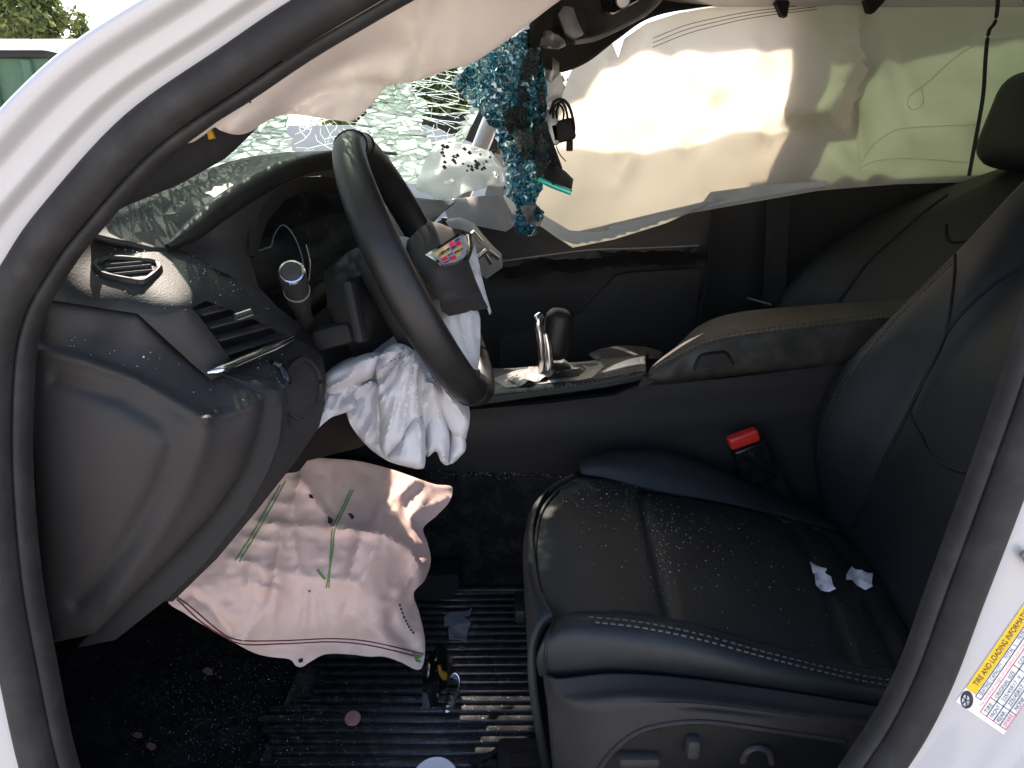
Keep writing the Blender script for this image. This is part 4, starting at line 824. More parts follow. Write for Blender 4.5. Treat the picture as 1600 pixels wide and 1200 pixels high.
back = patch('backrest', [
    [(1330, 860, .76), (1300, 700, .78), (1325, 610, .78), (1405, 515, .77), (1515, 400, .75), (1610, 300, .74), (1680, 230, .72)],
    [(1292, 820, .755), (1271, 690, .755), (1300, 598, .75), (1386, 502, .74), (1492, 396, .73), (1590, 292, .71), (1665, 215, .69)],
    [(1292, 822, .725), (1283, 692, .71), (1322, 598, .70), (1408, 502, .69), (1520, 392, .68), (1620, 284, .67), (1700, 205, .66)],
    [(1318, 838, .66), (1350, 715, .645), (1402, 628, .63), (1460, 530, .625), (1520, 448, .62), (1630, 350, .62), (1730, 255, .62)],
    [(1335, 856, .61), (1390, 735, .60), (1450, 640, .59), (1500, 560, .58), (1560, 480, .58), (1665, 375, .58), (1765, 280, .58)],
    [(1370, 905, .50), (1440, 790, .49), (1510, 680, .48), (1565, 590, .47), (1625, 505, .47), (1735, 400, .47), (1840, 300, .47)],
    [(1410, 968, .38), (1490, 850, .37), (1570, 730, .36), (1635, 630, .36), (1705, 540, .36), (1815, 430, .36), (1920, 330, .36)],
    [(1440, 1020, .29), (1520, 900, .27), (1605, 770, .26), (1680, 660, .26), (1760, 570, .26), (1870, 460, .26), (1980, 360, .26)],
    [(1475, 1060, .23), (1560, 940, .21), (1650, 800, .20), (1730, 700, .20), (1810, 610, .20), (1920, 500, .20), (2030, 400, .20)]], M['leather'], ds, nu=60, nv=70, thick=.04)
kbv = bvh_of(back)
allb = bvh_of(back, cush, nb, fb)
for pts in ([(1625, 402), (1560, 440), (1510, 482), (1480, 520), (1466, 552), (1440, 602), (1421, 642), (1400, 684), (1370, 745), (1330, 830)], [(1421, 642), (1430, 664), (1442, 684), (1452, 706), (1468, 722), (1492, 734), (1530, 744)], [(1492, 398), (1492, 420), (1489, 450), (1484, 490), (1477, 526)]):
    line_on('leather_seam', pts, kbv, M['black'], back, rad=.0030, lift=-.0004, n=60)
stitch_on('bolster_stitching', [[(1492, 402), (1450, 440), (1400, 488), (1350, 546), (1318, 592), (1290, 650), (1276, 720)], [(1488, 412), (1450, 448), (1404, 494), (1356, 550), (1324, 596), (1297, 655)]], kbv, M['darkthread'], back, dash=.005, gap=.003)
cbb = bvh_of(cush, nb)
for pts in ([(870, 966), (905, 957), (975, 960), (1050, 970), (1200, 1008), (1335, 1042), (1440, 1060)], ):
    line_on('leather_seam', pts, cbb, M['black'], cush, rad=.0026, lift=-.0002, n=60)
stitch_on('bolster_stitching', [[(920, 964), (1000, 972), (1090, 990), (1200, 1020), (1330, 1052), (1420, 1068)], [(930, 972), (1000, 980), (1090, 998), (1200, 1028), (1330, 1060), (1420, 1076)]], bvh_of(nb), M['thread'], nb, dash=.005, gap=.003)
ffb = bvh_of(ff)
stitch_on('front_stitching', [[(858, 976), (842, 936), (834, 900), (832, 850), (840, 808), (866, 772)]], ffb, M['thread'], ff, dash=.004, gap=.003)
line_on('front_piping', [(864, 970), (848, 936), (838, 896), (836, 850), (846, 800), (872, 766)], bvh_of(cush, ff), M['leather2'], cush, rad=.0036, lift=.001)
line_on('leather_seam', [(866, 972), (856, 1000), (852, 1030), (858, 1052), (866, 1064)], bvh_of(nb, ff), M['black'], nb, rad=.0024, lift=0)

ps = thing('leather_seat', 'black leather passenger seat backrest behind the console armrest', 'car seat', (0.6, 1.25, 0.28))
pback = patch('backrest', [
    [(1200, 520, 1.42), (1222, 462, 1.42), (1262, 412, 1.41), (1330, 362, 1.40), (1410, 318, 1.39), (1500, 285, 1.38), (1600, 250, 1.38)],
    [(1205, 520, 1.38), (1232, 460, 1.37), (1278, 410, 1.36), (1350, 360, 1.35), (1430, 316, 1.34), (1520, 280, 1.33), (1620, 245, 1.33)],
    [(1260, 525, 1.30), (1290, 462, 1.28), (1340, 412, 1.27), (1400, 365, 1.26), (1460, 320, 1.25), (1545, 280, 1.25), (1640, 245, 1.25)],
    [(1300, 530, 1.24), (1335, 470, 1.22), (1385, 415, 1.21), (1440, 365, 1.20), (1500, 315, 1.19), (1575, 275, 1.19), (1660, 245, 1.19)],
    [(1400, 560, 1.08), (1440, 490, 1.06), (1490, 430, 1.05), (1550, 370, 1.04), (1620, 310, 1.04), (1700, 270, 1.04), (1780, 240, 1.04)]], M['leather'], ps, nu=36, nv=50, thick=.05)
psb = bvh_of(pback)
line_on('leather_seam', [(1312, 470), (1355, 412), (1400, 370), (1440, 335), (1480, 305)], psb, M['black'], pback, rad=.004, lift=0)
line_on('leather_seam', [(1478, 352), (1480, 372), (1496, 378), (1530, 372)], psb, M['black'], pback, rad=.004, lift=0)
hr = W(1620, 195, 1.18)
box('headrest', W(1622, 188, 1.20), (.13, .24, .215), M['leather'], ps, .055, frame3(Vector((1, 0, -.22)), Vector((.22, 0, 1))), 5)

#==MAT==
mat = thing('floor_mat', 'black ribbed rubber floor mat littered with glass', 'floor mat', (-0.1, 0.5, 0.28))
box('mat_base', Vector((-.09, .455, .284)), (.58, .66, .018), M['rubbermat'], mat, .006)
y0 = .775; k = 0
ribs = []
me_rib = None
while y0 > .17:
    xl = -.33 - .03 * math.sin(k * .9) - .25 * max(0, (.62 - y0)) ; xr = .11
    c = Vector(((xl + xr) / 2, y0, .297)); L_ = xr - xl
    if me_rib is None:
        r = box('rib', Vector((0, 0, 0)), (1.0, .0105, .011), M['rubbermat'], mat, .003, None, 2); me_rib = r.data
        for v in me_rib.vertices:
            if abs(v.co.x) > .4: v.co.x = math.copysign(.5, v.co.x) - math.copysign(1, v.co.x) * (.012 if v.co.z > .003 else 0)
    else:
        r = bpy.data.objects.new('rib', me_rib); put(r, mat)
    r.location = c; r.scale = (L_, 1, 1)
    y0 -= .0212; k += 1
box('mat_border', Vector((-.08, .782, .296)), (.46, .014, .02), M['rubbermat'], mat, .005)
box('mat_anchor', W(812, 948, .70), (.02, .07, .03), M['rubbermat'], mat, .006)
box('seat_rail', Vector((.10, .30, .305)), (.16, .09, .05), M['dark'], mat, .008) if False else None
pdl = sheet('foot_rest', [(640, 906), (660, 900), (716, 898), (718, 914), (706, 936), (645, 936)], [(0, 0, .72)], M['dark'], mat, step=10, thick=.05)
# things lying about
def flat_on(name, poly, z, m, label, cat, step=5, th=.002, wav=.004, group=None, parent=None, seed=1):
    vs2, fs2 = fill(poly, step); P = []
    for x, y in vs2:
        d = ray(x, y); t = (z - CAM.z) / d.z; P.append(CAM + d * t)
    nz = vnoise(np.array(vs2), 14, seed)
    for p, a in zip(P, nz): p.z += a * wav + wav * .5
    a, b, c = (P[i] for i in fs2[0][:3])
    if (b - a).cross(c - a).z < 0: fs2 = [f[::-1] for f in fs2]
    n = len(P); vs = P + [p - Vector((0, 0, th)) for p in P]
    faces = list(fs2) + [tuple(i + n for i in f[::-1]) for f in fs2] + [(j, i, i + n, j + n) for i, j in border_edges(fs2)]
    o = mesh_obj(name, vs, faces, m, parent)
    if label: tag(o, label, cat, group)
    return o
ZR = .3035
flat_on('plastic_scrap', [(694, 968), (704, 960), (728, 958), (738, 954), (734, 964), (724, 968), (736, 978), (730, 992), (728, 1004), (702, 1002), (700, 986), (708, 982), (694, 980)], ZR, M['scrap'], 'crumpled grey torn plastic scrap on the ribbed mat', 'scrap', wav=.012)
flat_on('orange_flake', [(716, 1013), (724, 1011), (730, 1015), (722, 1018)], ZR, M['copper'], 'tiny orange brown flake by the torn plastic scrap', 'flake')
trim = thing('broken_trim_piece', 'broken black plastic trim piece with a yellow clip on the mat', 'trim piece', W(685, 1070, .42))
sheet('shell', [(660, 1046), (684, 1014), (696, 1020), (706, 1040), (704, 1062), (694, 1076), (686, 1086), (684, 1104), (660, 1108)], [(660, 1046, .47), (696, 1020, .52), (704, 1062, .47), (660, 1108, .415), (684, 1070, .445)], M['gloss'], trim, step=6, thick=.012, folds=[([(684, 1016), (684, 1100)], .015, 5, 's')])
sheet('yellow_clip', [(684, 1042), (688, 1041), (690, 1050), (698, 1053), (698, 1062), (692, 1063), (686, 1054)], [(0, 0, .44)], M['gold'], trim, step=4, thick=.004)
lens = thing('clear_lens', 'clear plastic lens fragment catching sun beside the broken trim', 'lens', W(700, 1080, .44))
sheet('lens_shell', [(704, 1056), (712, 1052), (718, 1062), (716, 1080), (710, 1098), (702, 1112), (690, 1116), (694, 1096), (700, 1076)], [(704, 1056, .46), (718, 1062, .455), (702, 1112, .41), (694, 1096, .42), (708, 1080, .425)], M['clear'], lens, step=6, thick=.01, folds=[([(710, 1056), (706, 1085), (698, 1112)], .012, 4, 's')])
tube('lens_rim', [(704, 1056, .455), (712, 1052, .455), (718, 1062, .45), (716, 1080, .435), (710, 1098, .418), (702, 1112, .405)], .0022, M['chrome'], lens, n=20)
def zpt(px, py, z):
    d = ray(px, py); return CAM + d * ((z - CAM.z) / d.z)
pin = thing('push_clip', 'round coppery push clip lying on the mat ribs', 'clip', zpt(551, 1123, ZR))
pc = zpt(551, 1123, ZR)
lathe('clip_head', pc, Vector((.1, -.35, 1)), [(.0125, 0), (.0128, .002), (.011, .0035), (.005, .004), (.0045, .0048), (.001, .005)], M['copper'], pin, 24)
cap = thing('round_cap', 'pale round plastic cap at the edge of the sunlit mat', 'cap', zpt(682, 1204, ZR))
lathe('cap_disc', zpt(680, 1222, ZR), Vector((0, -.2, 1)), [(.033, 0), (.034, .006), (.031, .010), (.029, .009), (.012, .010), (.001, .0105)], M['labelwhite'], cap, 32)
bits = thing('broken_bracket', 'broken black bracket lying in the sun on the mat', 'bracket', zpt(760, 1190, ZR))
for (a, b, w_) in (((735, 1192), (768, 1180), .010), ((744, 1180), (752, 1200), .008), ((768, 1180), (782, 1168), .007), ((760, 1192), (790, 1198), .012)):
    p, q = zpt(a[0], a[1], ZR + .008), zpt(b[0], b[1], ZR + .010)
    box('bracket_arm', (p + q) / 2, ((q - p).length, w_, .008), M['sealdark'], bits, .0015, frame3(q - p, Vector((0, 0, 1))))
rail = thing('seat_rail_cover', 'black seat rail cover on the floor at the seat foot', 'rail cover', zpt(850, 1190, .29))
box('cover', zpt(846, 1192, .312), (.13, .07, .03), M['sealdark'], rail, .008)
box('cover_slot', zpt(846, 1186, .329), (.09, .03, .004), M['black'], rail, .001)
# torn paper on the seat
sb = bvh_of(cush, back)
pa = sheet('paper_scrap', [(1265, 881), (1276, 884), (1292, 890), (1288, 900), (1298, 906), (1306, 925), (1296, 926), (1276, 922), (1272, 902)], None, M['paper'], None, step=6, on=sb, lift=.005, thick=.001)
tag(pa, 'torn white paper scrap with a pointed tip on the seat cushion', 'paper scrap')
pa2 = sheet('paper_scrap', [(1322, 900), (1330, 890), (1336, 894), (1346, 892), (1364, 898), (1362, 908), (1363, 921), (1352, 922), (1338, 914), (1322, 908)], None, M['paper'], None, step=6, on=sb, lift=.005, thick=.001)
tag(pa2, 'wide ragged white paper scrap close to the seat backrest', 'paper scrap')
for o_, s_ in ((pa, 3), (pa2, 8)):
    for i, v in enumerate(o_.data.vertices): v.co.z += .003 * (1 + math.sin(v.co.x * 200 + v.co.y * 120 + s_))
# glass crumbs
def spots_on(bvh, n, cx, cy, sx, sy, ang=0, box_=None, seed=1, lift=0.0):
    rnd = random.Random(seed); out = []; c, s = math.cos(ang), math.sin(ang)
    for _ in range(n):
        a, b = rnd.gauss(0, sx), rnd.gauss(0, sy); x, y = cx + a * c - b * s, cy + a * s + b * c
        if box_ and not (box_[0] < x < box_[2] and box_[1] < y < box_[3]): continue
        h = drape(x, y, bvh)
        if h is not None: out.append(h + Vector((0, 0, lift)))
    return out
sc = bvh_of(cush, fb)
sp_ = spots_on(sc, 260, 1000, 800, 90, 26, .25, seed=2) + spots_on(sc, 160, 1060, 860, 130, 60, .3, seed=3) + spots_on(sc, 50, 960, 760, 40, 14, 0, seed=4) + spots_on(sc, 60, 1030, 850, 6, 60, -.1, seed=5) + spots_on(sc, 40, 1250, 930, 90, 50, .3, seed=6)
tag(crumbs('glass_crumbs', sp_, M['crumb'], None, .0005, .0014, 5), 'tiny glass crumbs scattered over the driver seat cushion', 'broken glass')
mats = [o for o in bpy.data.objects if o.parent == mat]
bpy.context.view_layer.update()
mv, mf = [], []
for o in mats:
    b0 = len(mv); mw = o.matrix_world; mv += [mw @ v.co for v in o.data.vertices]; mf += [[b0 + i for i in p.vertices] for p in o.data.polygons]
fl = [v.co.copy() for v in floor_pan.data.vertices]; b0 = len(mv); mv += fl; mf += [[b0 + i for i in p.vertices] for p in floor_pan.data.polygons]
mbv = BVHTree.FromPolygons(mv, mf)
sp_ = spots_on(mbv, 1500, 430, 1110, 130, 60, .1, (140, 960, 840, 1200), 11) + spots_on(mbv, 700, 740, 1060, 70, 80, 0, (640, 920, 850, 1200), 12) + spots_on(mbv, 260, 300, 1090, 60, 60, 0, (120, 960, 500, 1200), 13)
tag(crumbs('glass_crumbs', sp_, M['crumb'], None, .0005, .0016, 6), 'glass crumbs strewn across the ribbed mat and footwell carpet', 'broken glass')
dbv = bvh_of(top_pad, side_pad, pod, deck)
sp_ = spots_on(bvh_of(side_pad), 130, 280, 420, 90, 26, .3, None, 21) + spots_on(bvh_of(top_pad), 80, 260, 330, 70, 25, -.3, None, 22) + spots_on(bvh_of(pod), 60, 440, 590, 25, 18, .5, None, 23) + spots_on(bvh_of(deck), 90, 965, 570, 22, 7, -.1, None, 24) + spots_on(bvh_of(end_cap), 24, 200, 560, 80, 14, .3, None, 25) 
tag(crumbs('glass_crumbs', sp_, M['crumb'], None, .0004, .0012, 7), 'fine glass crumbs sprinkled over the dashboard and console', 'broken glass')
tb = bvh_of(tunnel)
sp_ = spots_on(tb, 260, 790, 738, 70, 5, .02, None, 31)
if sp_: tag(crumbs('glass_crumbs', sp_, M['crumb'], None, .0007, .002, 8), 'line of glass crumbs caught along the console carpet edge', 'broken glass')
rndl = random.Random(5)
for i, (x, y, lab) in enumerate(((325, 1052, 'small orange brown leaf bit on the dark footwell carpet'), (215, 1150, 'curled dry leaf on the carpet by the door seal'), (236, 1168, 'flat dry leaf crumb next to the curled leaf'))):
    flat_on('dry_leaf', [(x - 8, y), (x - 2, y - 5), (x + 7, y - 3), (x + 8, y + 4), (x, y + 6)], .276, M['copper'], lab, 'leaf', wav=.008, seed=i)

#==WINDSCREEN==
ws = thing('windscreen', 'shattered windscreen with crazed green glass above the dashboard', 'windscreen', (-0.6, 0.8, 1.05))
def wpos(s, v):
    y = .17 + 1.34 * s; b = math.sin(math.pi * s)
    x0, z0 = -.48 - .30 * b + .30 * s, 1.085 + .02 * b; x1, z1 = -.30 * math.sin(math.pi * s ** 1.3) + .05 * s - .01, 1.37 + .09 * s + .03 * b
    p = Vector((x0 + (x1 - x0) * v, y, z0 + (z1 - z0) * v)); p.z += .03 * math.sin(math.pi * v) * (1 - .3 * b)
    return p
rndw = random.Random(4); pts2 = []
N1 = 26
for i in range(N1 + 1):
    t = i / N1; pts2 += [(t, 0.0), (t, 1.0)]
for i in range(1, 12): pts2 += [(0.0, i / 12), (1.0, i / 12)]
while len(pts2) < 5200:
    s, v = rndw.random(), rndw.random()
    d = math.hypot((s - .62) / .5, (v - .6) / .7)
    if rndw.random() < math.exp(-d * 1.2) + .12: pts2.append((min(max(s, .004), .996), min(max(v, .008), .992)))
res = delaunay_2d_cdt([Vector(p) for p in pts2], [], [], 0, 1e-6)
wv2 = [tuple(v) for v in res[0]]; wf2 = [tuple(f) for f in res[2]]
pos = [wpos(*p) + Vector((0, 0, rndw.gauss(0, .0012))) for p in wv2]
SUN_GAPS = [(W(355, 310, .40), .022), (W(140, 408, .19), .024), (W(200, 422, .18), .024), (W(250, 415, .20), .022), (W(785, 1140, .42), .10), (W(850, 585, .88), .07), (W(852, 800, .56), .02), (W(735, 270, 1.31), .075)]  # gaps cut in the glass along sun rays to place the light patches
def lit(c):
    for t, r in SUN_GAPS:
        d = c - t; d = d - SUN * d.dot(SUN)
        if d.length < r: return True
    return False
wf2 = [f for f in wf2 if not lit(sum((pos[i] for i in f), Vector()) / 3)]
shards('crazed_glass', None, wf2, pos, M['wind'], ws, tilt=.028, thick=.003, shrink=.982)['kind'] = 'stuff'
cl_v, cl_f = [], []
ic = (.60, .55)
def add_line(pts, w):
    for a, b in zip(pts[:-1], pts[1:]):
        t = (b - a)
        if t.length < 1e-5: continue
        t.normalize(); s = t.cross(Vector((.5, .3, .8))).normalized() * w; u = t.cross(s).normalized() * w; k = len(cl_v)
        for p in (a, b): cl_v.extend([p + s, p + u, p - s, p - u])
        for q in range(4): cl_f.append((k + q, k + (q + 1) % 4, k + 4 + (q + 1) % 4, k + 4 + q))
for i in range(150):
    a = rndw.uniform(0, 6.28); L_ = rndw.uniform(.12, .55); pts = []; x, y = ic[0] + rndw.gauss(0, .05), ic[1] + rndw.gauss(0, .06)
    for j in range(9):
        if 0 <= x <= 1 and 0 <= y <= 1: pts.append(wpos(x, y) + Vector((0, 0, .002)))
        x += math.cos(a) * L_ / 8; y += math.sin(a) * L_ / 8; a += rndw.gauss(0, .22)
    add_line(pts, rndw.uniform(.0003, .0008))
for i in range(520):
    x, y = min(max(ic[0] + rndw.gauss(0, .2), 0), 1), min(max(ic[1] + rndw.gauss(0, .25), 0), 1); a = rndw.uniform(0, 6.28); pts = []
    for j in range(4):
        if 0 <= x <= 1 and 0 <= y <= 1: pts.append(wpos(x, y) + Vector((0, 0, .002)))
        x += math.cos(a) * .022; y += math.sin(a) * .03; a += rndw.gauss(0, .5)
    add_line(pts, rndw.uniform(.0003, .0006))
mesh_obj('crack_lines', cl_v, cl_f, M['crack'], ws, smooth=False)['kind'] = 'stuff'
# the torn strip hanging into the cabin
def jag(outline, amp, step, seed):
    r = random.Random(seed); out = []
    n = len(outline)
    for i in range(n):
        a, b = outline[i], outline[(i + 1) % n]; L_ = math.hypot(b[0] - a[0], b[1] - a[1]); k = max(1, int(L_ / step))
        for j in range(k): out.append((a[0] + (b[0] - a[0]) * j / k + r.uniform(-amp, amp), a[1] + (b[1] - a[1]) * j / k + r.uniform(-amp, amp)))
    return out
hang = thing('hanging_glass', 'torn strip of blue tinted shattered glass hanging by the mirror', 'broken glass', W(830, 370, .80))
strip = jag([(706, 128), (742, 96), (790, 62), (826, 44), (846, 80), (853, 150), (857, 250), (846, 296), (836, 316), (848, 332), (842, 345), (836, 368), (824, 372), (802, 356), (806, 336), (806, 318), (788, 300), (794, 276), (784, 240), (770, 200), (748, 172), (722, 150)], 3, 8, 3)
vs2, fs2 = fill(strip, 5.5, .48, random.Random(8)); q = np.array(vs2)
Yh = TPS([(706, 128, .95), (790, 62, .80), (846, 80, .78), (857, 250, .78), (836, 316, .77), (824, 372, .76), (788, 300, .80), (770, 200, .86), (815, 180, .80)])(q) - .09 * vnoise(q * np.array([1.0, .28]), 16, 41) - .02 * vnoise(q, 10, 42)
shards('blue_glass', None, fs2, [W(x, y, a) for (x, y), a in zip(vs2, Yh)], M['windblue'], hang, tilt=.22, thick=.002, shrink=.98, seed=3)['kind'] = 'stuff'
def frit(poly, Y, seed, name='black_edge_band'):
    sheet(name, jag(poly, 2.0, 9, seed), [(0, 0, Y)], M['frit'], hang, step=6, thick=.004, noise=[(.03, 16, seed), (.015, 7, seed + 1)])
frit([(812, 110), (826, 72), (840, 80), (850, 120), (856, 200), (856, 256), (846, 276), (838, 284), (834, 240), (832, 180), (826, 140)], .765, 51)
frit([(800, 168), (828, 166), (840, 176), (842, 246), (822, 250), (808, 240), (806, 224)], .772, 52)
frit([(816, 100), (826, 84), (828, 160), (812, 160), (808, 140)], .775, 53)
frit([(786, 176), (800, 168), (806, 200), (796, 212), (788, 196)], .79, 57)
# crumpled foil lump at its end
lump = sheet('crumpled_end', jag([(812, 322), (826, 316), (840, 322), (850, 340), (844, 352), (832, 352), (816, 338)], 2, 7, 5), [(0, 0, .757)], M['grey'], hang, step=4, thick=.02, noise=[(.04, 9, 61), (.02, 5, 62)])
# black wiper-side mirror seen through the glass and loose pale laminate
lam = sheet('loose_laminate', jag([(648, 292), (668, 240), (684, 224), (720, 222), (762, 236), (784, 264), (788, 284), (762, 292), (735, 300), (712, 308), (690, 316)], 2, 9, 6), [(648, 292, 1.30), (688, 214, 1.34), (770, 222, 1.34), (788, 284, 1.28), (690, 316, 1.26)], M['laminate'], None, step=7, thick=.003, noise=[(.03, 26, 71), (.012, 10, 72)])
tag(lam, 'pale milky sheet of crazed windscreen laminate sagging onto the dash', 'broken glass')
lb = bvh_of(lam)
rl = random.Random(9)
for i in range(46):
    x = rl.uniform(690, 785); y = 232 + (x - 690) * .28 + rl.gauss(0, 16); s = rl.uniform(2.5, 5)
    h = [(x - s, y), (x, y - s * .7), (x + s * .8, y + s * .4), (x, y + s * .9)]
    if drape(x, y, lb) is not None and drape(x - s, y, lb) and drape(x + s, y + s, lb): sheet('dark_chip', h, None, M['frit'], lam, step=6, on=lb, lift=.002, thick=.001)
em = thing('door_mirror', 'black exterior door mirror seen through the broken windscreen', 'mirror', W(720, 200, 1.75))
sheet('mirror_shell', [(668, 196), (680, 182), (720, 176), (800, 164), (812, 200), (800, 232), (764, 236), (735, 222), (700, 208)], [(0, 0, 1.62)], M['sealdark'], em, step=10, thick=.08, bulge=.02)
sheet('mirror_foot', [(745, 205), (770, 222), (800, 226), (812, 262), (786, 262)], [(0, 0, 1.68)], M['sealdark'], em, step=10, thick=.05, bulge=.01)
#==MIRROR==
rm = thing('rear_view_mirror', 'rear view mirror knocked loose, showing its green glass edge', 'mirror', W(866, 280, .80))
xd = (W(893, 302, .79) - W(838, 278, .80))
mh = sheet('mirror_housing', [(838, 274), (846, 262), (858, 252), (866, 256), (884, 268), (896, 280), (893, 298), (866, 290)], [(838, 274, .80), (858, 252, .84), (896, 280, .82), (893, 298, .79), (866, 278, .785)], M['plastic'], rm, step=5, thick=.03, bulge=.008)
tube('mirror_glass_edge', [(837, 278, .788), (866, 291, .782), (893, 301, .78)], .0048, M['mirror_edge'], rm, seg=8, flat=1.0)
tube('mirror_ball_stem', [(862, 258, .83), (864, 252, .835), (868, 248, .84)], .006, M['sealdark'], rm, seg=10)
br = thing('mirror_bracket', 'black mirror bracket with looped wires dangling from the header', 'bracket', W(880, 200, .88))
sheet('bracket_cover', [(850, 92), (862, 88), (874, 98), (874, 116), (862, 128), (852, 124)], [(0, 0, .87)], M['satin'], br, step=6, thick=.03, bulge=.008)
sheet('pale_foam', [(852, 126), (866, 120), (876, 112), (881, 134), (878, 152), (862, 156), (852, 160)], [(0, 0, .88)], M['labelwhite'], br, step=6, thick=.02, bulge=.008)
box('sensor_box', W(878, 205, .88), (.045, .03, .038), M['sealdark'], br, .006, frame3(Vector((1, 0, .25)), Vector((-.2, 0, 1))))
box('sensor_box', W(860, 200, .88), (.028, .03, .06), M['satin'], br, .004, frame3(Vector((1, 0, .1)), Vector((-.1, 0, 1))))
box('connector', W(890, 228, .88), (.012, .012, .018), M['sealdark'], br, .002)
box('bracket_arm', W(858, 234, .87), (.022, .022, .085), M['sealdark'], br, .005, frame3(Vector((1, 0, .4)), Vector((.3, 0, 1))))
for pts, r_ in (([(858, 185, .87), (864, 162, .86), (876, 155, .86), (888, 164, .86), (895, 185, .86), (897, 205, .87), (892, 222, .88)], .0026), ([(864, 192, .87), (866, 168, .86), (878, 160, .86), (886, 178, .86), (886, 200, .87)], .0022), ([(870, 190, .87), (870, 172, .86), (875, 164, .86), (881, 176, .86), (878, 196, .87)], .002), ([(868, 225, .88), (874, 240, .88), (884, 252, .88)], .0010)):
    tube('wire', pts, r_, M['black'], br, seg=8, n=24)
oc = thing('overhead_console', 'black overhead console with grey map lamp panel at header', 'overhead console', W(930, 20, .80))
sheet('console_shell', [(862, 24), (876, 0), (900, -30), (1040, -40), (1026, 4), (1012, 22), (970, 44), (930, 62), (898, 66), (884, 60), (874, 44)], [(862, 24, .80), (900, -30, .74), (1040, -40, .92), (1012, 22, .94), (898, 66, .84), (940, 20, .82)], M['plastic'], oc, step=8, thick=.03, bulge=.014)
sheet('lamp_lens', [(872, 22), (884, 4), (896, 8), (902, 30), (912, 52), (898, 60), (884, 52)], [(0, 0, .785)], M['grey'], oc, step=6, thick=.02, bulge=.006)
sheet('card_slot', [(896, 8), (906, 4), (912, 16), (916, 30), (914, 50), (904, 32)], [(0, 0, .783)], M['black'], oc, step=6, thick=.01)
tube('trim_edge', [(898, 66, .81), (930, 60, .82), (970, 42, .86), (1012, 18, .90), (1036, -6, .92)], .004, M['grey'], oc, n=24)
sheet('switch_panel', [(938, 0), (946, 18), (960, 20), (1000, -2), (990, -20), (945, -20)], [(0, 0, .80)], M['gloss'], oc, step=8, thick=.02)
lathe('lamp_button', W(973, 0, .792), Vector((0, -1, -.3)), [(.012, 0), (.012, .003), (.010, .005), (.001, .0055)], M['satin'], oc, 20)
gb = thing('torn_bracket', 'crumpled grey bracket torn out of the windscreen header', 'bracket', W(850, 55, .8))
sheet('bracket_shell', [(830, 46), (836, 38), (852, 42), (882, 62), (884, 70), (872, 76), (850, 74), (836, 66)], [(0, 0, .80)], M['satin'], gb, step=5, thick=.01, noise=[(.03, 12, 81), (.02, 6, 82)])
sheet('bright_edge', [(826, 40), (834, 36), (838, 50), (836, 62), (830, 52)], [(0, 0, .79)], M['chrome'], gb, step=5, thick=.006)

#==LABEL==
lab = thing('tyre_label', 'white tyre information sticker with yellow heading on the door pillar', 'sticker', drape(1560, 1080, body_bvh) or W(1560, 1080, .05))
E1 = np.array([.571, -.821]); E2 = np.array([-.821, -.571]); O0 = np.array([1519, 1082])
def LB(a, b): p = O0 + E1 * a + E2 * b; return (p[0], p[1])
def lrect(name, a0, b0, a1, b1, m, lift): return sheet(name, [LB(a0, b0), LB(a1, b0), LB(a1, b1), LB(a0, b1)], None, m, lab, step=10, on=body_bvh, lift=lift, thick=.0003)
lrect('sticker_base', -26, -78, 230, 13, M['labelwhite'], .0006)
lrect('yellow_heading', 0, -6, 230, 12, M['yellow'], .0012)
def ltext(txt, a, b, size, m, width=None):
    cu = bpy.data.curves.new('text', 'FONT'); cu.body = txt; cu.size = size; to = bpy.data.objects.new('text', cu); COL.objects.link(to)
    bpy.context.view_layer.update(); dg = bpy.context.evaluated_depsgraph_get(); me = bpy.data.meshes.new_from_object(to.evaluated_get(dg))
    bpy.data.objects.remove(to)
    xs = [v.co.x for v in me.vertices]; sc_ = (width / max(xs)) if (width and xs) else 1
    for v in me.vertices:
        p = drape(*LB(a + v.co.x * sc_, b + v.co.y), body_bvh, .0019)
        if p is None: p = W(1700, 1100, .05)
        v.co = p
    me.materials.clear(); me.materials.append(m)
    o = bpy.data.objects.new('lettering', me); put(o, lab); return o
ltext('TIRE AND LOADING INFORMATION', 12, -2, 13, M['ink'], 150)
ltext('SEATING CAPACITY  |  TOTAL  5  |  FRONT  2  |  REAR  3', 4, -16, 8.5, M['ink'], 165)
ltext('The combined weight of occupants and cargo should never exceed 400 kg or 882 lbs.', -12, -25, 6, M['redink'], 230)
for t, a, b, w in (('TIRE', -14, -38, 17), ('ORIGINAL SIZE', 14, -38, 50), ('COLD TIRE PRESSURE', 78, -38, 80), ('FRONT', -15, -50, 22), ('225/45R17  V', 16, -50, 48), ('230 kPa, 33 PSI', 80, -50, 60), ('REAR', -15, -62, 19), ('225/45R17  V', 16, -62, 48), ('230 kPa, 33 PSI', 80, -62, 60), ('SPARE', -15, -74, 22), ('NONE', 16, -74, 22)):
    ltext(t, a, b, 9, M['redink'] if t == 'SPARE' else M['ink'], w)
for (p, q, m) in ((LB(-18, -28), LB(225, -28), 'redink'), (LB(-18, -28), LB(-18, -77), 'redink'), (LB(-18, -77), LB(225, -77), 'redink'), (LB(-18, -40), LB(225, -40), 'ink'), (LB(-18, -53), LB(225, -53), 'ink'), (LB(-18, -65), LB(225, -65), 'ink'), (LB(10, -28), LB(10, -77), 'ink'), (LB(72, -28), LB(72, -77), 'ink'), (LB(-2, -8), LB(200, -8), 'ink'), (LB(-2, -18), LB(200, -18), 'ink'), (LB(-2, -8), LB(-2, -18), 'ink')):
    line_on('ruled_line', [p, ((p[0] + q[0]) / 2, (p[1] + q[1]) / 2), q], body_bvh, M[m], lab, rad=.00035, lift=.0012, n=16, seg=4)
tc_ = LB(-14, 0)
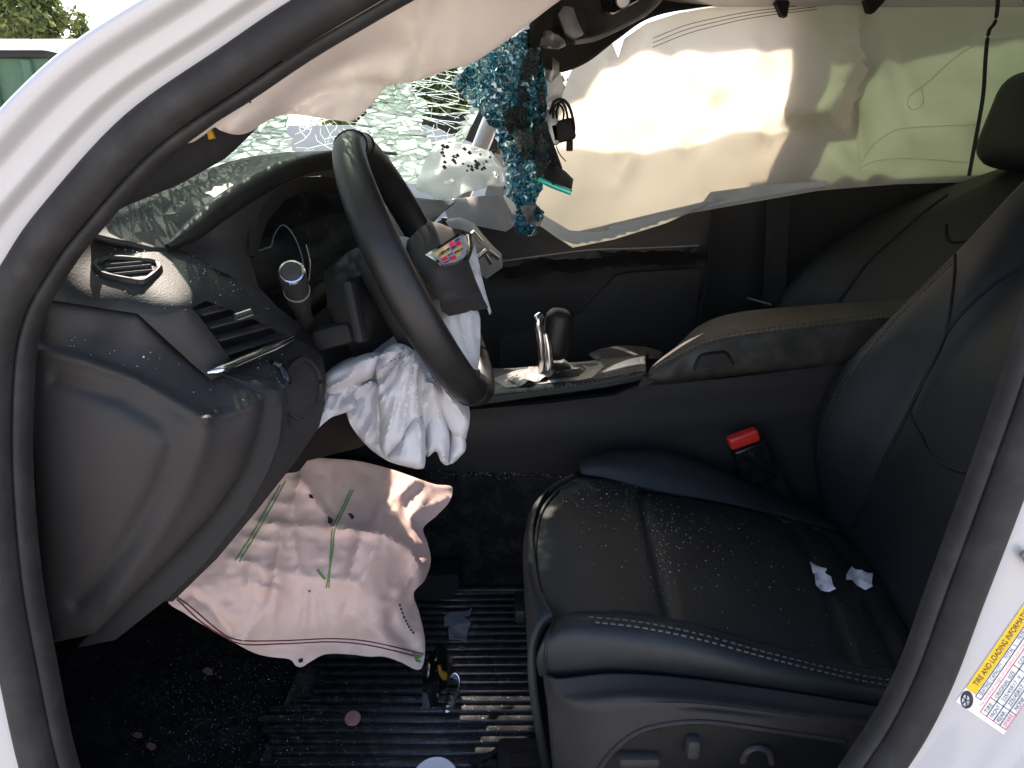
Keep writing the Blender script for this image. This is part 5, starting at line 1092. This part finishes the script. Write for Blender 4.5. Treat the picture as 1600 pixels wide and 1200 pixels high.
ty = sheet('tyre_icon', [(tc_[0] + 10 * math.cos(a) * 1.0, tc_[1] + 14 * math.sin(a)) for a in [i * .349 for i in range(18)]], None, M['ink'], lab, step=6, on=body_bvh, lift=.0014, thick=.0003)
sheet('wheel_icon', [(tc_[0] - 2 + 6 * math.cos(a), tc_[1] + 1 + 9 * math.sin(a)) for a in [i * .349 for i in range(18)]], None, M['e_silver'], ty, step=5, on=body_bvh, lift=.0022, thick=.0003)
for k in range(5):
    a = k * 1.2566; line_on('spoke_icon', [(tc_[0] - 2, tc_[1] + 1), (tc_[0] - 2 + 3 * math.cos(a), tc_[1] + 1 + 4.5 * math.sin(a)), (tc_[0] - 2 + 6 * math.cos(a), tc_[1] + 1 + 9 * math.sin(a))], body_bvh, M['ink'], ty, rad=.0005, lift=.0026, n=5, seg=4)
sp0 = drape(1608, 874, body_bvh, .004)
if sp0 is not None:
    stk = tube('door_striker', [sp0 + Vector((-.008, -.002, .008)), sp0 + Vector((.0, -.006, .0)), sp0 + Vector((.02, -.006, -.014))], .0045, M['satin'], None, seg=10, n=10)
    tag(stk, 'small metal door striker bolt on the white pillar', 'striker')

#==YARD==
wallo = thing('site_wall', 'long white panel wall in the yard under the trees', 'wall', W(20, 90, 10)*1)
wp = W(-200, 62, 10.0); wq = W(135, 62, 10.0)
for i in range(4):
    x0 = wp.x + (wq.x - wp.x) * i / 4; x1 = wp.x + (wq.x - wp.x) * (i + 1) / 4
    box('wall_panel', Vector(((x0 + x1) / 2, 10.0, wp.z / 2)), (x1 - x0 - .03, .12, wp.z), M['wallwhite'], wallo, .01)
box('wall_rail', Vector(((wp.x + wq.x) / 2, 9.9, wp.z - .22)), (wq.x - wp.x, .06, .04), M['satin'], wallo, .005)
sk = thing('waste_skip', 'green painted steel skip container standing in the yard', 'container', W(40, 300, 6.5))
a = W(-160, 86, 6.5); b = W(76, 80, 6.5)
box('skip_side', Vector(((a.x + b.x) / 2, 6.9, a.z / 2)), (b.x - a.x, .9, a.z - .02), M['skip'], sk, .03)
box('skip_rim', Vector(((a.x + b.x) / 2, 6.9, a.z)), (b.x - a.x + .06, 1.0, .07), M['sealdark'], sk, .02)
for k in range(4): box('skip_rib', Vector((a.x + (b.x - a.x) * (k + .5) / 4, 6.43, a.z / 2)), (.08, .06, a.z - .1), M['skip'], sk, .01)
def tree(label, base, h, r, n, seed, zmin=.35):
    rnd = random.Random(seed); t = thing('tree', label, 'tree', base, 'trees in the yard')
    tube('trunk', [base, base + Vector((.1, 0, h * .35)), base + Vector((0, .1, h * .75))], [h * .035, h * .025, h * .01], M['bark'], t, seg=8, n=8)
    vs, fs = [], []
    clumps = []
    for _ in range(26):
        a = rnd.uniform(0, 6.28); rr = r * math.sqrt(rnd.random()); z = h * rnd.uniform(zmin, 1); k = 1 - abs((z / h - .62) / .45) ** 2
        clumps.append((base + Vector((math.cos(a) * rr * max(.3, k), math.sin(a) * rr * max(.3, k), z)), r * rnd.uniform(.18, .36)))
    for _ in range(n):
        c, s = rnd.choice(clumps); p = c + Vector((rnd.gauss(0, .5), rnd.gauss(0, .5), rnd.gauss(0, .42))) * s
        u = Vector((rnd.uniform(-1, 1), rnd.uniform(-1, 1), rnd.uniform(-1, 1))).normalized(); w = u.cross(Vector((rnd.uniform(-1, 1), rnd.uniform(-1, 1), rnd.uniform(-1, 1)))).normalized()
        q = rnd.uniform(.03, .075) * (2.6 if r > 2 else 1); k = len(vs); vs += [p + u * q, p + w * q * .6, p - u * q, p - w * q * .6]; fs.append((k, k + 1, k + 2, k + 3))
    mesh_obj('crown', vs, fs, M['foliage'], t, smooth=False)
def gz(px, py, Y): p = W(px, py, Y); return Vector((p.x, p.y, 0)), p.z
for lab_, px, py, Y, r, n, s in (('broad leafy tree rising above the white wall', 5, -60, 13, 1.0, 6500, 1), ('leafy tree with open crown beside the broad tree', 55, 8, 13.5, .75, 4200, 2), ('small round tree standing alone above the white wall', 122, 24, 15, .38, 1800, 3)):
    b_, z_ = gz(px, py, Y); tree(lab_, b_, z_, r, n, s, .55)
for lab_, px, py, Y, r, n, s in (('dense dark tree seen through the shattered windscreen', 600, 95, 22, 2.6, 15000, 5), ('taller dense tree behind the hanging blue glass strip', 745, 60, 24, 2.8, 15000, 6)):
    b_, z_ = gz(px, py, Y); tree(lab_, b_, z_, r, n, s, .3)

fw = thing('yard_wall', 'low grey concrete wall beyond the car seen through the windscreen', 'wall', Vector((-2.0, 14.0, 0)))
wz = W(640, 196, 14.0).z; x0, x1 = W(150, 200, 14.0).x, W(830, 200, 14.0).x
for i in range(3):
    a0 = x0 + (x1 - x0) * i / 3; a1 = x0 + (x1 - x0) * (i + 1) / 3
    box('wall_panel', Vector(((a0 + a1) / 2, 14.0, wz / 2)), (a1 - a0 - .03, .15, wz), M['concrete'], fw, .01)
